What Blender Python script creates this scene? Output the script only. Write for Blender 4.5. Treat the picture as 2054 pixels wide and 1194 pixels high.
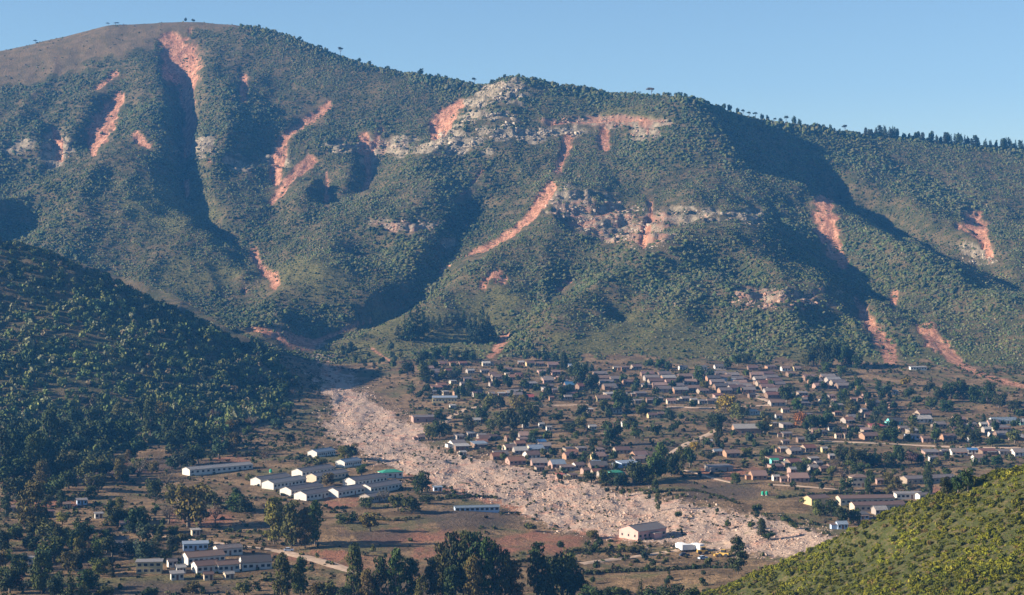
import bpy, math, random
import numpy as np

# ------------------------------------------------------------------ camera, sky, sun, exposure
scene = bpy.context.scene
for ob in list(bpy.data.objects):
    bpy.data.objects.remove(ob)
COL = scene.collection
FOC, PX0, PY0, CAMH = 3832.0, 1027.0, 500.0, 130.0       # focal length in photo pixels, axis, horizon row, eye height
cam_data = bpy.data.cameras.new("camera")
cam_data.sensor_width = 36.0
cam_data.lens = 36.0 * FOC / 2054.0
cam_data.shift_y = -97.0 / 2054.0
cam_data.clip_start = 1.0
cam_data.clip_end = 30000.0
cam = bpy.data.objects.new("camera", cam_data)
cam.location = (0, 0, CAMH)
cam.rotation_euler = (math.radians(90), 0, 0)
COL.objects.link(cam)
scene.camera = cam

SUN_EL, SUN_A = math.radians(20.5), math.radians(9.0)     # height; swing from straight left towards the viewer
to_sun = (-math.cos(SUN_A) * math.cos(SUN_EL), -math.sin(SUN_A) * math.cos(SUN_EL), math.sin(SUN_EL))
world = bpy.data.worlds.new("World")
scene.world = world
world.use_nodes = True
nt = world.node_tree
sky = nt.nodes.new("ShaderNodeTexSky")
sky.sky_type = 'NISHITA'
sky.sun_disc = False
sky.sun_elevation = SUN_EL
sky.sun_rotation = math.atan2(to_sun[0], to_sun[1])
sky.altitude = 1200
sky.air_density = 1.0
sky.dust_density = 0.0
sky.ozone_density = 3.0
bg = nt.nodes["Background"]
bg.inputs[1].default_value = 0.056
nt.links.new(sky.outputs[0], bg.inputs[0])
sun_data = bpy.data.lights.new("sun", 'SUN')
sun_data.energy = 5.0
sun_data.angle = math.radians(0.5)
sun_data.color = (1.0, 0.86, 0.70)
sun = bpy.data.objects.new("sun", sun_data)
from mathutils import Vector
sun.rotation_euler = Vector(to_sun).to_track_quat('Z', 'Y').to_euler()
COL.objects.link(sun)
scene.view_settings.view_transform = 'Standard'
scene.view_settings.look = 'None'
scene.view_settings.gamma = 1.0
scene.view_settings.use_curve_mapping = False
scene.view_settings.exposure = 1.32
scene.cycles.volume_bounces = 0
scene.cycles.max_bounces = 4
scene.cycles.diffuse_bounces = 2
scene.cycles.glossy_bounces = 1
scene.cycles.transparent_max_bounces = 8
HAZE_COLOR, HAZE_DENSITY, HAZE_ANISO = (0.09, 0.40, 1.0), 0.000068, 0.0

rng = np.random.default_rng(7)
random.seed(7)

# ------------------------------------------------------------------ small maths helpers
_T = np.random.default_rng(3).random((256, 256))
def vnoise(x, y, seed=0):
    """smooth value noise, 0..1"""
    x = np.asarray(x, float) + seed * 37.17; y = np.asarray(y, float) + seed * 91.31
    xi = np.floor(x).astype(np.int64); yi = np.floor(y).astype(np.int64)
    fx = x - xi; fy = y - yi
    fx = fx * fx * fx * (fx * (fx * 6 - 15) + 10); fy = fy * fy * fy * (fy * (fy * 6 - 15) + 10)
    a = _T[xi & 255, yi & 255]; b = _T[(xi + 1) & 255, yi & 255]
    c = _T[xi & 255, (yi + 1) & 255]; d = _T[(xi + 1) & 255, (yi + 1) & 255]
    return (a + (b - a) * fx) * (1 - fy) + (c + (d - c) * fx) * fy
def fbm(x, y, octaves=4, seed=0):
    s = 0.0; a = 0.5; t = 0.0
    for k in range(octaves):
        s = s + a * vnoise(x * 2 ** k, y * 2 ** k, seed + k * 5); t += a; a *= 0.5
    return s / t
def smooth(a, b, x):
    t = np.clip((x - a) / (b - a), 0, 1)
    return t * t * (3 - 2 * t)
def in_poly(px, py, poly):
    px = np.asarray(px, float); py = np.asarray(py, float)
    inside = np.zeros(px.shape, bool)
    n = len(poly)
    for i in range(n):
        x0, y0 = poly[i]; x1, y1 = poly[(i + 1) % n]
        if y0 == y1: continue
        c = ((y0 > py) != (y1 > py)) & (px < (x1 - x0) * (py - y0) / (y1 - y0) + x0)
        inside ^= c
    return inside
def seg_field(px, py, lines):
    """1 on the middle of tapered strokes (x, y, full width), 0 at their edge, down to -1 outside"""
    out = np.full(px.shape, -1.0)
    for ln in lines:
        if len(ln) == 1: ln = [ln[0], (ln[0][0] + 0.1, ln[0][1], ln[0][2])]
        for (x0, y0, w0), (x1, y1, w1) in zip(ln[:-1], ln[1:]):
            m = max(w0, w1)
            sel = (px > min(x0, x1) - m) & (px < max(x0, x1) + m) & (py > min(y0, y1) - m) & (py < max(y0, y1) + m)
            if not sel.any(): continue
            X = px[sel]; Y = py[sel]
            dx, dy = x1 - x0, y1 - y0
            t = np.clip(((X - x0) * dx + (Y - y0) * dy) / (dx * dx + dy * dy), 0, 1)
            dist = np.hypot(X - x0 - t * dx, Y - y0 - t * dy)
            v = 1 - dist / (0.5 * (w0 + (w1 - w0) * t))
            out[sel] = np.maximum(out[sel], np.clip(v, -1, 1))
    return out
def ell_field(px, py, ells):
    out = np.full(px.shape, -1.0)
    for cx, cy, rx, ry in ells:
        out = np.maximum(out, np.clip(1 - np.hypot((px - cx) / rx, (py - cy) / ry), -1, 1))
    return out

# ------------------------------------------------------------------ the shape of the land
SKY = np.array([(-600,260,2700),(-300,170,2800),(-120,130,2850),(0,106,2900),(70,90,2920),(150,70,2940),(230,51,2950),(330,45,2950),(420,46,2950),(470,52,2940),
 (560,66,2900),(620,91,2860),(700,123,2820),(780,141,2780),(850,156,2740),(930,173,2700),(975,178,2670),(1000,161,2650),(1030,156,2640),
 (1080,169,2640),(1150,183,2630),(1250,193,2600),(1330,191,2560),(1380,196,2520),(1430,216,2530),(1500,241,2560),(1580,254,2600),(1650,263,2630),
 (1720,273,2650),(1800,279,2660),(1900,290,2660),(2054,304,2650),(2300,330,2600),(2700,380,2600)], float)
FOOT = np.array([(-600,640,1950),(0,602,1950),(300,602,1960),(500,625,1920),(640,692,1840),(750,697,1790),(900,708,1735),(1100,708,1730),(1300,709,1725),
 (1500,710,1720),(1700,712,1720),(1850,716,1720),(2054,735,1690),(2300,745,1680),(2700,755,1670)], float)
def base_depth(px, py):
    sy = np.interp(px, SKY[:, 0], SKY[:, 1]); sd = np.interp(px, SKY[:, 0], SKY[:, 2])
    fy = np.interp(px, FOOT[:, 0], FOOT[:, 1]); fd = np.interp(px, FOOT[:, 0], FOOT[:, 2])
    t = np.clip((fy - py) / (fy - sy), 0, 1)
    return fd + (sd - fd) * t ** 0.95
FEATURES = [  # ridges (negative: nearer) and gullies (positive: farther), in metres against the plain mountainside
 [(345,98,10),(352,140,50),(362,190,95),(368,250,115),(368,320,115),(372,380,95),(400,430,60),(450,470,55),(505,515,50),(545,570,50),(515,605,40)],
 [(312,115,-10),(325,160,-20),(338,210,-30),(338,300,-30),(330,360,-25),(355,430,-15),(440,505,-15)],
 [(410,110,-5),(400,200,-10),(400,300,-15),(430,380,-15),(460,430,-10)],
 [(250,180,3),(215,215,14),(190,260,28),(168,310,40)],
 [(205,195,-15),(160,245,-20),(138,290,-15)],
 [(123,245,5),(106,290,35),(112,330,40)], [(85,250,-15),(80,300,-15)],
 [(310,305,-45),(240,290,-55),(170,335,-75),(100,365,-85),(30,395,-95),(-100,450,-110)],
 [(120,345,30),(40,372,20),(-80,420,10)],
 [(200,420,-70),(100,470,-50),(300,420,-40)],
 [(-30,440,-60),(-60,500,-60)], [(20,445,40),(20,490,30)],
 [(640,205,0),(580,245,4),(538,290,8),(526,340,14),(534,390,24),(558,440,34),(530,480,40)],
 [(600,395,-35),(640,370,-30),(585,430,-25)], [(655,355,20),(662,420,25)],
 [(735,268,10),(734,310,45),(738,350,55),(730,385,40),(700,405,20)], [(708,290,-15),(702,340,-20),(695,375,-15)],
 [(1030,162,-40),(950,212,-45),(900,275,-50),(855,315,-45),(800,370,-45),(750,420,-60),(690,470,-68),(620,540,-68),(565,600,-50)],
 [(905,210,20),(880,262,25)],
 [(980,340,5),(952,380,18),(928,430,42),(908,470,46),(888,520,46),(855,570,45),(798,618,42),(728,650,42),(660,684,36)],
 [(905,405,-15),(885,445,-20),(858,500,-25),(815,555,-32),(745,605,-32),(690,640,-20)],
 [(1140,372,-20),(1090,440,-30),(1020,492,-30),(955,545,-35),(875,586,-34),(800,632,-25),(720,676,-20)],
 [(1200,545,10),(1150,572,38),(1108,602,66),(1055,652,72),(1005,692,55)],
 [(1530,452,-60),(1420,475,-60),(1310,495,-62),(1230,550,-66),(1155,612,-64),(1095,662,-56)],
 [(1545,480,-60),(1550,540,-65),(1560,600,-60),(1560,660,-40)],
 [(1618,412,5),(1632,460,18),(1668,520,32),(1715,580,40),(1728,630,38),(1765,680,20)],
 [(1585,420,-12),(1605,500,-25),(1645,560,-35),(1690,620,-35)],
 [(1745,600,0),(1778,650,-10)],
 [(1705,530,35),(1762,580,48),(1800,630,50),(1840,670,40),(1920,722,15)],
 [(1380,205,-15),(1420,252,-25),(1500,328,-30),(1580,374,-30),(1650,408,-30),(1720,458,-42),(1800,508,-45),(1880,548,-45),(1950,578,-42),(2054,628,-42),(2300,740,-30)],
 [(1520,290,5),(1570,315,30),(1640,355,55),(1710,402,65),(1790,450,85),(1870,495,88),(1960,540,85),(2054,588,80),(2300,690,50)],
 [(1640,330,0),(1740,380,0),(1850,440,0),(1950,490,0),(2054,535,0)],
]
def resample(poly, step):
    out = []
    for a, b in zip(poly[:-1], poly[1:]):
        a = np.array(a, float); b = np.array(b, float)
        n = max(1, int(np.hypot(*(b - a)[:2]) / step))
        out += [a + (b - a) * k / n for k in range(n)]
    out.append(np.array(poly[-1], float))
    return np.array(out)
def unproject(px, py, d):
    return (px - PX0) / FOC * d, d, CAMH + (PY0 - py) / FOC * d
ZG = np.array([(0, 0), (800, 0), (1060, 3), (1350, 8), (1500, 16), (1650, 28), (1750, 38)], float)
pts = []
def add_pp(px, py, d): pts.append(unproject(px, py, d))
def add_pz(px, d, z): pts.append(((px - PX0) / FOC * d, d, z))
feat = np.concatenate([resample(f, 11) for f in FEATURES])
for px, py, off in feat:
    add_pp(px, py, base_depth(px, py) + off * (0.68 if off > 0 else 0.9))
for px, py, d in resample(list(map(tuple, SKY)), 45):
    add_pp(px, py, d); add_pz(px, d + 350, CAMH + (PY0 - py) / FOC * d - 70); add_pz(px, d + 1200, CAMH + (PY0 - py) / FOC * d - 220)
for px, py, d in resample(list(map(tuple, FOOT)), 90):
    if px > 600: add_pp(px, py, d)
for px in range(-560, 2700, 95):                         # the plain mountainside between ridges and gullies
    for k, t in enumerate((0.12, 0.3, 0.48, 0.66, 0.84)):
        sy = np.interp(px, SKY[:, 0], SKY[:, 1]); fy = np.interp(px, FOOT[:, 0], FOOT[:, 1])
        x = px + (47 if k % 2 else 0); py = fy + (sy - fy) * t
        if np.min(np.hypot(feat[:, 0] - x, feat[:, 1] - py)) > 48: add_pp(x, py, base_depth(x, py))
H1 = [(-500,420,1600),(-250,440,1610),(-100,465,1620),(0,486,1620),(60,506,1620),(112,521,1620),(190,540,1620),(273,578,1620),(340,604,1615),(400,628,1610),(443,655,1600),(511,688,1580),(560,722,1560),(590,765,1535)]
for px, py, d in resample(H1, 40): add_pp(px, py, d)
for px, py, d in [(-500,640,1480),(-250,650,1480),(-100,640,1490),(0,600,1530),(120,600,1545),(220,630,1530),(330,670,1510),(430,715,1500),(520,755,1490),(0,700,1440),(150,710,1440),(300,745,1440),(420,780,1440),(500,800,1440),
                  (-500,850,1290),(-250,850,1290),(0,835,1310),(150,840,1310),(300,840,1320),(430,835,1350),(560,812,1420)]: add_pp(px, py, d)
for px, d, z in [(-500,1850,90),(-250,1830,85),(0,1800,78),(100,1800,74),(200,1800,70),(300,1790,64),(400,1780,56),(470,1770,50),(100,1710,84),(250,1710,72),(380,1700,52)]: add_pz(px, d, z)
for px, py, d in resample([(530,655,1815),(575,692,1765),(622,732,1700),(650,772,1610)], 25): add_pp(px, py, d)
for px, py, d in [(660,705,1800),(690,725,1730),(640,665,1880),(610,690,1800),(655,735,1715)]: add_pp(px, py, d)
for px in range(-600, 2800, 130):                        # the valley floor
    for d in (560, 640, 720, 800, 900, 1000, 1120, 1240, 1360, 1480, 1600):
        if px < 660 and d > 1270: continue
        if px < 720 and d > 1400: continue
        if px > 1300 and d < 760: continue
        add_pz(px + (d % 3) * 20, d, np.interp(d, ZG[:, 0], ZG[:, 1]) - (2.5 if abs(px - 1027 - (1100 - d) * 0.9) < 160 else 0))
H2 = [(2700,800,540),(2300,855,560),(2054,937,580),(1980,958,585),(1900,988,590),(1800,1024,600),(1700,1066,610),(1600,1113,625),(1500,1154,645),(1430,1188,660)]
for px, py, d in resample(H2, 60): add_pp(px, py, d); add_pz(px + 20, d + 95, 4 if px < 2200 else 14)
for px, py, d in [(2054,1194,470),(1900,1194,490),(1700,1194,550),(1550,1194,615),(2300,1194,430),(2700,1194,420),(2054,1070,525),(1900,1090,545),(1750,1130,580),(2300,1020,500),(2700,1000,480)]: add_pp(px, py, d)
for x, y, z in [(0,5,127.5),(-40,5,127),(40,5,127),(0,60,110),(-60,60,108),(60,60,108),(0,150,78),(-120,150,74),(120,150,74),(0,300,36),(-180,300,32),(180,300,36),(0,430,10),(-200,430,8),(140,420,22),(260,420,34),(300,250,60),(-300,200,50)]: pts.append((x, y, z))
P = np.array(pts)
keep = [0]
for i in range(1, len(P)):
    if np.min(np.hypot(P[keep, 0] - P[i, 0], P[keep, 1] - P[i, 1])) > 8: keep.append(i)
P = P[keep]
N = len(P)
D = np.hypot(P[:, None, 0] - P[None, :, 0], P[:, None, 1] - P[None, :, 1])
A = np.zeros((N + 3, N + 3)); A[:N, :N] = -D - np.eye(N) * 0.3
S = 1000.0
Q = np.c_[np.ones(N), P[:, :2] / S]
A[:N, N:] = Q; A[N:, :N] = Q.T
W = np.linalg.solve(A, np.r_[P[:, 2], 0, 0, 0])
def rbf(x, y):
    out = np.empty(x.size); xf = x.ravel(); yf = y.ravel()
    for i in range(0, x.size, 20000):
        a = xf[i:i + 20000]; b = yf[i:i + 20000]
        dd = np.sqrt((a[:, None] - P[None, :, 0]) ** 2 + (b[:, None] - P[None, :, 1]) ** 2)
        out[i:i + 20000] = -dd @ W[:N] + W[N] + W[N + 1] * a / S + W[N + 2] * b / S
    return out.reshape(x.shape)
# a fan-shaped grid: columns are bearings from the viewpoint, rows are distances
U = np.linspace(-700, 2754, 985)
R = np.unique(np.concatenate([np.arange(4, 420, 16), np.arange(420, 700, 3.0), np.arange(700, 1600, 4.2), np.arange(1600, 2980, 3.6), np.arange(2980, 3400, 14), np.arange(3400, 4700, 90)]))
if len(R) % 2 == 0: R = R[:-1]
RC, UC = R[::2], U[::2]
Zc = rbf((UC[None, :] - PX0) / FOC * RC[:, None], np.repeat(RC[:, None], len(UC), 1))
tmp = np.array([np.interp(U, UC, row) for row in Zc])
iR = np.searchsorted(RC, R, 'right') - 1; iR = np.clip(iR, 0, len(RC) - 2)
fR = ((R - RC[iR]) / (RC[iR + 1] - RC[iR]))[:, None]
Z = tmp[iR] * (1 - fR) + tmp[iR + 1] * fR
X = (U[None, :] - PX0) / FOC * R[:, None]; Y = np.repeat(R[:, None], len(U), 1)
PYv = PY0 + FOC * (CAMH - Z) / Y; PXv = np.repeat(U[None, :], len(R), 0)
# roughness: strong on the mountain, faint on the valley floor
foot_d = np.interp(PXv, FOOT[:, 0], FOOT[:, 2]) - 520 * (1 - smooth(440, 640, PXv))
mt = smooth(-40, 160, Y - foot_d)
skyd = np.interp(PXv, SKY[:, 0], SKY[:, 2])
mt2 = mt * (0.2 + 0.8 * smooth(20, 260, np.abs(Y - skyd)))
wx = (fbm(X / 260, Y / 260, 2, 15) - 0.5) * 160
rid = 1 - np.abs(2 * fbm((X + wx) / 150, (Y + wx) / 420, 3, 11) - 1)
Z += mt2 * ((rid - 0.7) * 22 + (fbm(X / 60, Y / 100, 3, 21) - 0.5) * 14 + (fbm(X / 24, Y / 30, 3, 31) - 0.5) * 6)
Z += (1 - mt) * ((fbm(X / 90, Y / 90, 3, 41) - 0.5) * 3.0 + (fbm(X / 18, Y / 22, 2, 43) - 0.5) * 1.0) * smooth(150, 500, Y)
# ------------------------------------------------------------------ what covers the land
SCARS = [
 [(345,84,44),(362,110,80),(366,140,76),(372,165,52),(376,190,28),(378,225,20),(382,245,27),(378,285,16),(373,312,14)], [(376,368,12),(374,386,9)],
 [(240,196,18),(228,215,26),(210,245,42),(200,275,46),(186,306,16)], [(232,150,12),(197,182,9)],
 [(108,258,10),(117,285,18),(121,325,12)], [(275,278,16),(296,300,14)],
 [(660,200,15),(620,228,18),(590,250,16),(570,275,20),(562,300,30),(555,330,28),(555,358,14)], [(624,318,22),(590,350,22),(562,380,17),(543,402,10)],
 [(730,270,20),(732,290,20),(738,320,13),(742,350,13),(733,382,13)], [(765,255,8),(745,295,11)],
 [(908,222,32),(886,245,42),(878,272,24)], [(922,208,18)], [(1140,280,19),(1130,310,17),(1117,348,12)],
 [(1105,378,23),(1090,400,24),(1070,430,20),(1030,465,13),(980,495,12),(930,525,12),(886,549,11)],
 [(1213,258,16),(1211,292,27)], [(1305,385,9),(1304,430,11),(1296,460,20),(1290,497,16)],
 [(968,570,13),(990,558,22),(1008,570,20)], [(1650,410,44),(1656,440,46),(1661,470,50),(1673,500,38),(1692,527,16)],
 [(1716,598,9),(1730,630,17),(1750,665,22),(1770,690,30),(1788,712,32)], [(1795,590,13),(1792,615,10)],
 [(1834,662,14),(1865,680,38),(1900,710,21),(1930,733,13),(1980,755,10),(2060,778,10)],
 [(1950,438,44),(1965,468,42),(1980,500,22),(1988,526,14)], [(1922,455,14),(1940,470,14)],
 [(509,515,17),(518,535,11),(546,570,24),(549,580,18)], [(490,598,8)], [(985,714,12),(1000,695,18),(1015,678,11)], [(1108,602,6),(1145,570,9)],
 [(640,684,12),(690,662,6),(742,634,4)], [(925,402,9),(955,370,7),(968,350,5)], [(655,345,6),(655,410,7)],
 [(500,660,12),(560,680,22),(622,692,26)], [(655,745,20),(690,785,20),(722,808,12)], [(490,156,14),(488,195,14)], [(420,330,8)], [(745,700,4),(790,730,4)],
 [(800,948,10),(880,980,12),(1000,1002,20),(1080,1032,24),(1180,1062,22),(1240,1080,14)], [(680,740,10),(668,770,14)],
 [(1300,255,10)], [(1100,250,5),(1300,238,9)],
]
DEBRIS = [(634,684),(648,740),(668,790),(655,850),(690,890),(760,925),(800,945),(870,970),(960,992),(1040,1012),(1075,1042),(1150,1062),(1230,1077),(1345,1088),(1450,1098),(1560,1112),(1640,1115),
 (1690,1085),(1640,1068),(1560,1050),(1460,1030),(1350,1004),(1250,988),(1150,965),(1050,945),(960,922),(880,905),(838,882),(830,850),(794,838),(738,800),(698,774),(672,740),(654,684)]
ROCKS = [(1008,184,52,30),(960,206,30,12),(900,275,48,26),(930,290,75,20),(1010,272,130,14),(850,298,40,16),(985,240,60,14),(1100,268,80,12),(1210,243,130,13),(1290,268,50,12),(690,290,60,12),(790,292,55,20),(740,300,20,40),(760,290,110,14),(880,250,20,20),
 (1150,415,65,34),(1230,440,75,44),(1290,475,75,36),(1200,455,70,25),(1400,432,95,18),(1510,436,34,18),(1340,430,60,30),(1560,602,118,25),(820,452,70,15),(400,300,44,24),(115,300,36,42),(35,300,40,16),(900,490,14,12),(1960,520,50,20),(480,320,40,18),(560,310,30,18)]
DOME = [(-750,170),(-400,130),(-40,70),(0,80),(150,50),(330,30),(500,30),(470,53),(430,60),(345,68),(300,92),(245,108),(200,120),(130,148),(60,164),(-40,175),(-400,260),(-750,330)]
MEADOW = [(650,690),(760,640),(800,650),(880,640),(960,650),(1000,690),(985,720),(900,715),(840,718),(800,720),(740,705),(690,710)]
WOOD = [(-750,400),(-250,430),(-60,470),(0,478),(100,512),(200,540),(350,592),(440,648),(520,690),(590,757),(602,790),(555,840),(500,852),(430,890),(300,890),(180,925),(60,950),(-60,950),(-750,930)]
H2POLY = [(2100,915),(2054,930),(1980,952),(1900,982),(1800,1018),(1700,1060),(1600,1107),(1500,1148),(1410,1196),(1410,1260),(2100,1260)]
REDS = [(1060,1092,130,26),(980,1100,160,14),(640,1118,110,16),(850,1112,60,10),(690,1005,40,14),(600,1115,70,12),(700,1130,80,10),(1300,1040,60,10),(1480,945,60,14),(1895,990,40,16),(820,1075,120,18),(90,1010,120,10),(250,935,110,16),(450,925,70,12),(400,1040,80,20)]
DARKS = [(150,940,200,22),(350,930,120,18),(120,1120,150,20),(330,1180,200,22),(820,1180,160,18),(950,1040,120,26),(1440,985,110,22),(1290,900,110,18),(760,1075,90,12),(300,1110,110,26)]  # dark soil patches; the lower left ones also paint in long tree shadows
def covers(px, py, d):
    """land cover at points given by bearing, apparent height and distance"""
    w1 = fbm(px / 26, py / 20, 3, 51) - 0.5; w2 = fbm(px / 9, py / 7, 2, 57) - 0.5
    scar = smooth(-0.1, 0.2, seg_field(px, py, SCARS) + w1 * 0.8 + w2 * 0.9)
    far = d > 690
    h2 = (d < 690) & (px > 1300) & (py > 900)
    debris = sum(in_poly(px + w1 * 70 + w2 * 30 + jx, py + w2 * 26 + w1 * 16 + jy, DEBRIS).astype(float) for jx, jy in ((0, 0), (14, 5), (-14, -5), (9, -10), (-9, 10), (26, -14), (-26, 14))) / 7 * far
    rock = smooth(0.0, 0.35, ell_field(px, py, ROCKS) * 1.2 + (fbm(px / 30, py / 11, 3, 61) - 0.5) * 1.9 - 0.02)
    dome = in_poly(px + w1 * 60, py + w2 * 8 + w1 * 22, DOME).astype(float)
    g2 = ell_field(px + w1 * 60, py + w1 * 40, [(1300,675,150,45),(1370,700,120,30),(1850,735,230,36),(1640,715,90,24),(900,690,130,40),(820,650,140,40),(1000,612,110,36),(780,700,110,34),(930,640,120,40),(1180,690,90,24),(330,420,120,60),(430,560,150,40),(620,560,120,50),(1250,230,120,16),(1130,200,60,12)])
    grass = np.maximum(dome, smooth(-0.1, 0.5, g2 + (fbm(px / 40, py / 25, 3, 67) - 0.5) * 0.9))
    footy = np.interp(px, FOOT[:, 0], FOOT[:, 1])
    wood = in_poly(px + w1 * 40, py + w1 * 20, WOOD)
    valley = (py > np.where(px < 640, 700, footy + 8) + w1 * 30) & ~wood & ~h2 & (d < 1720)
    red = smooth(0.0, 0.45, ell_field(px + w1 * 40, py + w2 * 8, REDS) + w1 * 1.2) * valley
    dark = smooth(0.0, 0.4, ell_field(px + w1 * 30, py + w2 * 6, DARKS) + w1 * 0.6) * valley
    rockred = smooth(-.2, .3, ell_field(px, py, [(1210,243,150,16),(1560,602,140,34),(1230,440,130,50),(1290,475,90,40),(820,452,80,20),(740,285,40,30)]))
    return dict(rockred=rockred, scar=scar * ~h2, debris=debris, rock=rock * (1 - valley) * ~h2, dome=dome, grass=grass * (1 - valley), valley=valley.astype(float), wood=wood.astype(float), near=h2.astype(float), red=red, dark=dark)
cv = covers(PXv, PYv, Y)
Z -= cv['scar'] * mt * (1.6 + 3.6 * (fbm(X / 8, Y / 24, 3, 71) - 0.4))
tz = Z / 13.0 + (fbm(X / 70, Y / 90, 3, 74) - 0.5) * 1.6; fl = np.floor(tz)
Z += cv['rock'] * mt * ((fl + smooth(.5, .92, tz - fl) - tz) * 13.0 * .85 + np.abs(fbm(X / 9, Y / 30, 3, 73) - 0.5) * 9)
Z += cv['debris'] * ((fbm(X / 14, Y / 34, 3, 77) - 0.5) * 4.0 + (fbm(X / 4, Y / 7, 2, 79) - 0.5) * 1.2)
PYv = PY0 + FOC * (CAMH - Z) / Y

def new_mesh(name, verts, faces_flat, nper, mat=None, smoothed=False):
    me = bpy.data.meshes.new(name)
    nv = len(verts); nf = len(faces_flat) // nper
    me.vertices.add(nv); me.vertices.foreach_set("co", np.ascontiguousarray(verts, dtype=np.float32).ravel())
    me.loops.add(nf * nper); me.loops.foreach_set("vertex_index", np.ascontiguousarray(faces_flat, dtype=np.int32))
    me.polygons.add(nf); me.polygons.foreach_set("loop_start", np.arange(0, nf * nper, nper, dtype=np.int32))
    me.update(calc_edges=True)
    me.polygons.foreach_set("use_smooth", np.full(nf, smoothed))
    if mat: me.materials.append(mat)
    return me
def fattr(me, name, vals):
    a = me.attributes.new(name, 'FLOAT', 'POINT'); a.data.foreach_set("value", np.ascontiguousarray(vals, dtype=np.float32).ravel())
def cattr(me, name, vals):
    a = me.attributes.new(name, 'FLOAT_COLOR', 'POINT')
    v = np.ones((len(vals), 4), np.float32); v[:, :vals.shape[1]] = vals
    a.data.foreach_set("color", v.ravel())
def link(name, me, parent=None, **props):
    o = bpy.data.objects.new(name, me); COL.objects.link(o)
    if parent is not None: o.parent = parent
    for k, v in props.items(): o[k] = v
    return o

# ---- node shorthand
class G:
    def __init__(self, mat):
        self.t = mat.node_tree; self.n = self.t.nodes; self.b = self.n["Principled BSDF"]
    def add(self, typ, **kw):
        nd = self.n.new(typ)
        for k, v in kw.items(): setattr(nd, k, v)
        return nd
    def put(self, sock, v):
        if hasattr(v, 'is_linked') or isinstance(v, bpy.types.NodeSocket): self.t.links.new(v, sock)
        elif isinstance(v, (tuple, list)): sock.default_value = tuple(v) + ((1.0,) if len(v) == 3 and sock.type == 'RGBA' else ())
        else: sock.default_value = v
    def attr(self, name, out='Fac', kind='GEOMETRY'):
        nd = self.add('ShaderNodeAttribute'); nd.attribute_name = name; nd.attribute_type = kind; return nd.outputs[out]
    def noise(self, scale, detail=3, rough=0.55, vec=None, out='Fac'):
        nd = self.add('ShaderNodeTexNoise'); nd.inputs['Scale'].default_value = scale; nd.inputs['Detail'].default_value = detail; nd.inputs['Roughness'].default_value = rough
        nd.noise_dimensions = '3D'
        self.put(nd.inputs['Vector'], vec if vec is not None else self.pos()); return nd.outputs[out]
    def pos(self, obj=False):
        if obj: return self.add('ShaderNodeTexCoord').outputs['Object']
        return self.add('ShaderNodeNewGeometry').outputs['Position']
    def math(self, op, a, b=0.0, c=None, clamp=False):
        nd = self.add('ShaderNodeMath', operation=op, use_clamp=clamp); self.put(nd.inputs[0], a); self.put(nd.inputs[1], b)
        if c is not None: self.put(nd.inputs[2], c)
        return nd.outputs[0]
    def ramp(self, v, lo, hi):
        nd = self.add('ShaderNodeMapRange', interpolation_type='SMOOTHSTEP'); self.put(nd.inputs[0], v); nd.inputs[1].default_value = lo; nd.inputs[2].default_value = hi; return nd.outputs[0]
    def mix(self, f, a, b, blend='MIX'):
        nd = self.add('ShaderNodeMix', data_type='RGBA', blend_type=blend); self.put(nd.inputs[0], f); self.put(nd.inputs[6], a); self.put(nd.inputs[7], b); return nd.outputs[2]
    def scale(self, v, s):
        nd = self.add('ShaderNodeVectorMath', operation='MULTIPLY'); self.put(nd.inputs[0], v); nd.inputs[1].default_value = s; return nd.outputs[0]
    def bump(self, h, strength, dist):
        nd = self.add('ShaderNodeBump'); nd.inputs['Strength'].default_value = strength; nd.inputs['Distance'].default_value = dist; self.put(nd.inputs['Height'], h); self.t.links.new(nd.outputs[0], self.b.inputs['Normal'])
def new_mat(name, rough=0.9, spec=0.15):
    m = bpy.data.materials.new(name); m.use_nodes = True
    b = m.node_tree.nodes["Principled BSDF"]; b.inputs['Roughness'].default_value = rough; b.inputs['Specular IOR Level'].default_value = spec
    return m, G(m)

m_land, g = new_mat("land")
p = g.pos()
n_big = g.noise(0.012, 4); n_mid = g.noise(0.06, 4); n_small = g.noise(0.35, 4, 0.65); n_tiny = g.noise(1.3, 3, 0.7)
soil = g.mix(g.ramp(n_mid, .35, .65), (0.075, 0.058, 0.032), (0.13, 0.085, 0.052))
under = g.mix(g.ramp(n_mid, .4, .62), (0.055, 0.056, 0.022), (0.13, 0.095, 0.046))
dry = g.mix(g.ramp(n_mid, .35, .65), (0.165, 0.115, 0.06), (0.11, 0.085, 0.042))
dry = g.mix(g.math('MULTIPLY', g.ramp(n_small, .5, .7), .6), dry, (0.075, 0.068, 0.03))
lush = g.mix(g.ramp(n_small, .35, .65), (0.055, 0.060, 0.019), (0.160, 0.138, 0.050))
vall = g.mix(g.ramp(g.noise(0.05, 5, 0.6), .38, .62), (0.115, 0.075, 0.038), (0.25, 0.162, 0.085))
vall = g.mix(g.ramp(g.noise(0.03, 4, 0.6), .5, .62), vall, (0.125, 0.108, 0.045))
vall = g.mix(g.math('MULTIPLY', g.ramp(n_small, .5, .7), 0.6), vall, (0.05, 0.046, 0.026))
under = g.mix(g.math('MULTIPLY', g.ramp(n_tiny, .5, .7), .7), under, (0.03, 0.035, 0.016))
c = g.mix(g.attr('grass'), under, lush)
c = g.mix(g.attr('dome'), c, dry)
c = g.mix(g.attr('valley'), c, vall)
c = g.mix(g.attr('near'), c, g.mix(g.ramp(n_small, .45, .7), (0.06, 0.068, 0.016), (0.13, 0.10, 0.045)))
c = g.mix(g.math('MULTIPLY', g.attr('red'), g.ramp(n_mid, .25, .6)), c, g.mix(n_small, (0.30, 0.13, 0.075), (0.22, 0.105, 0.065)))
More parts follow.
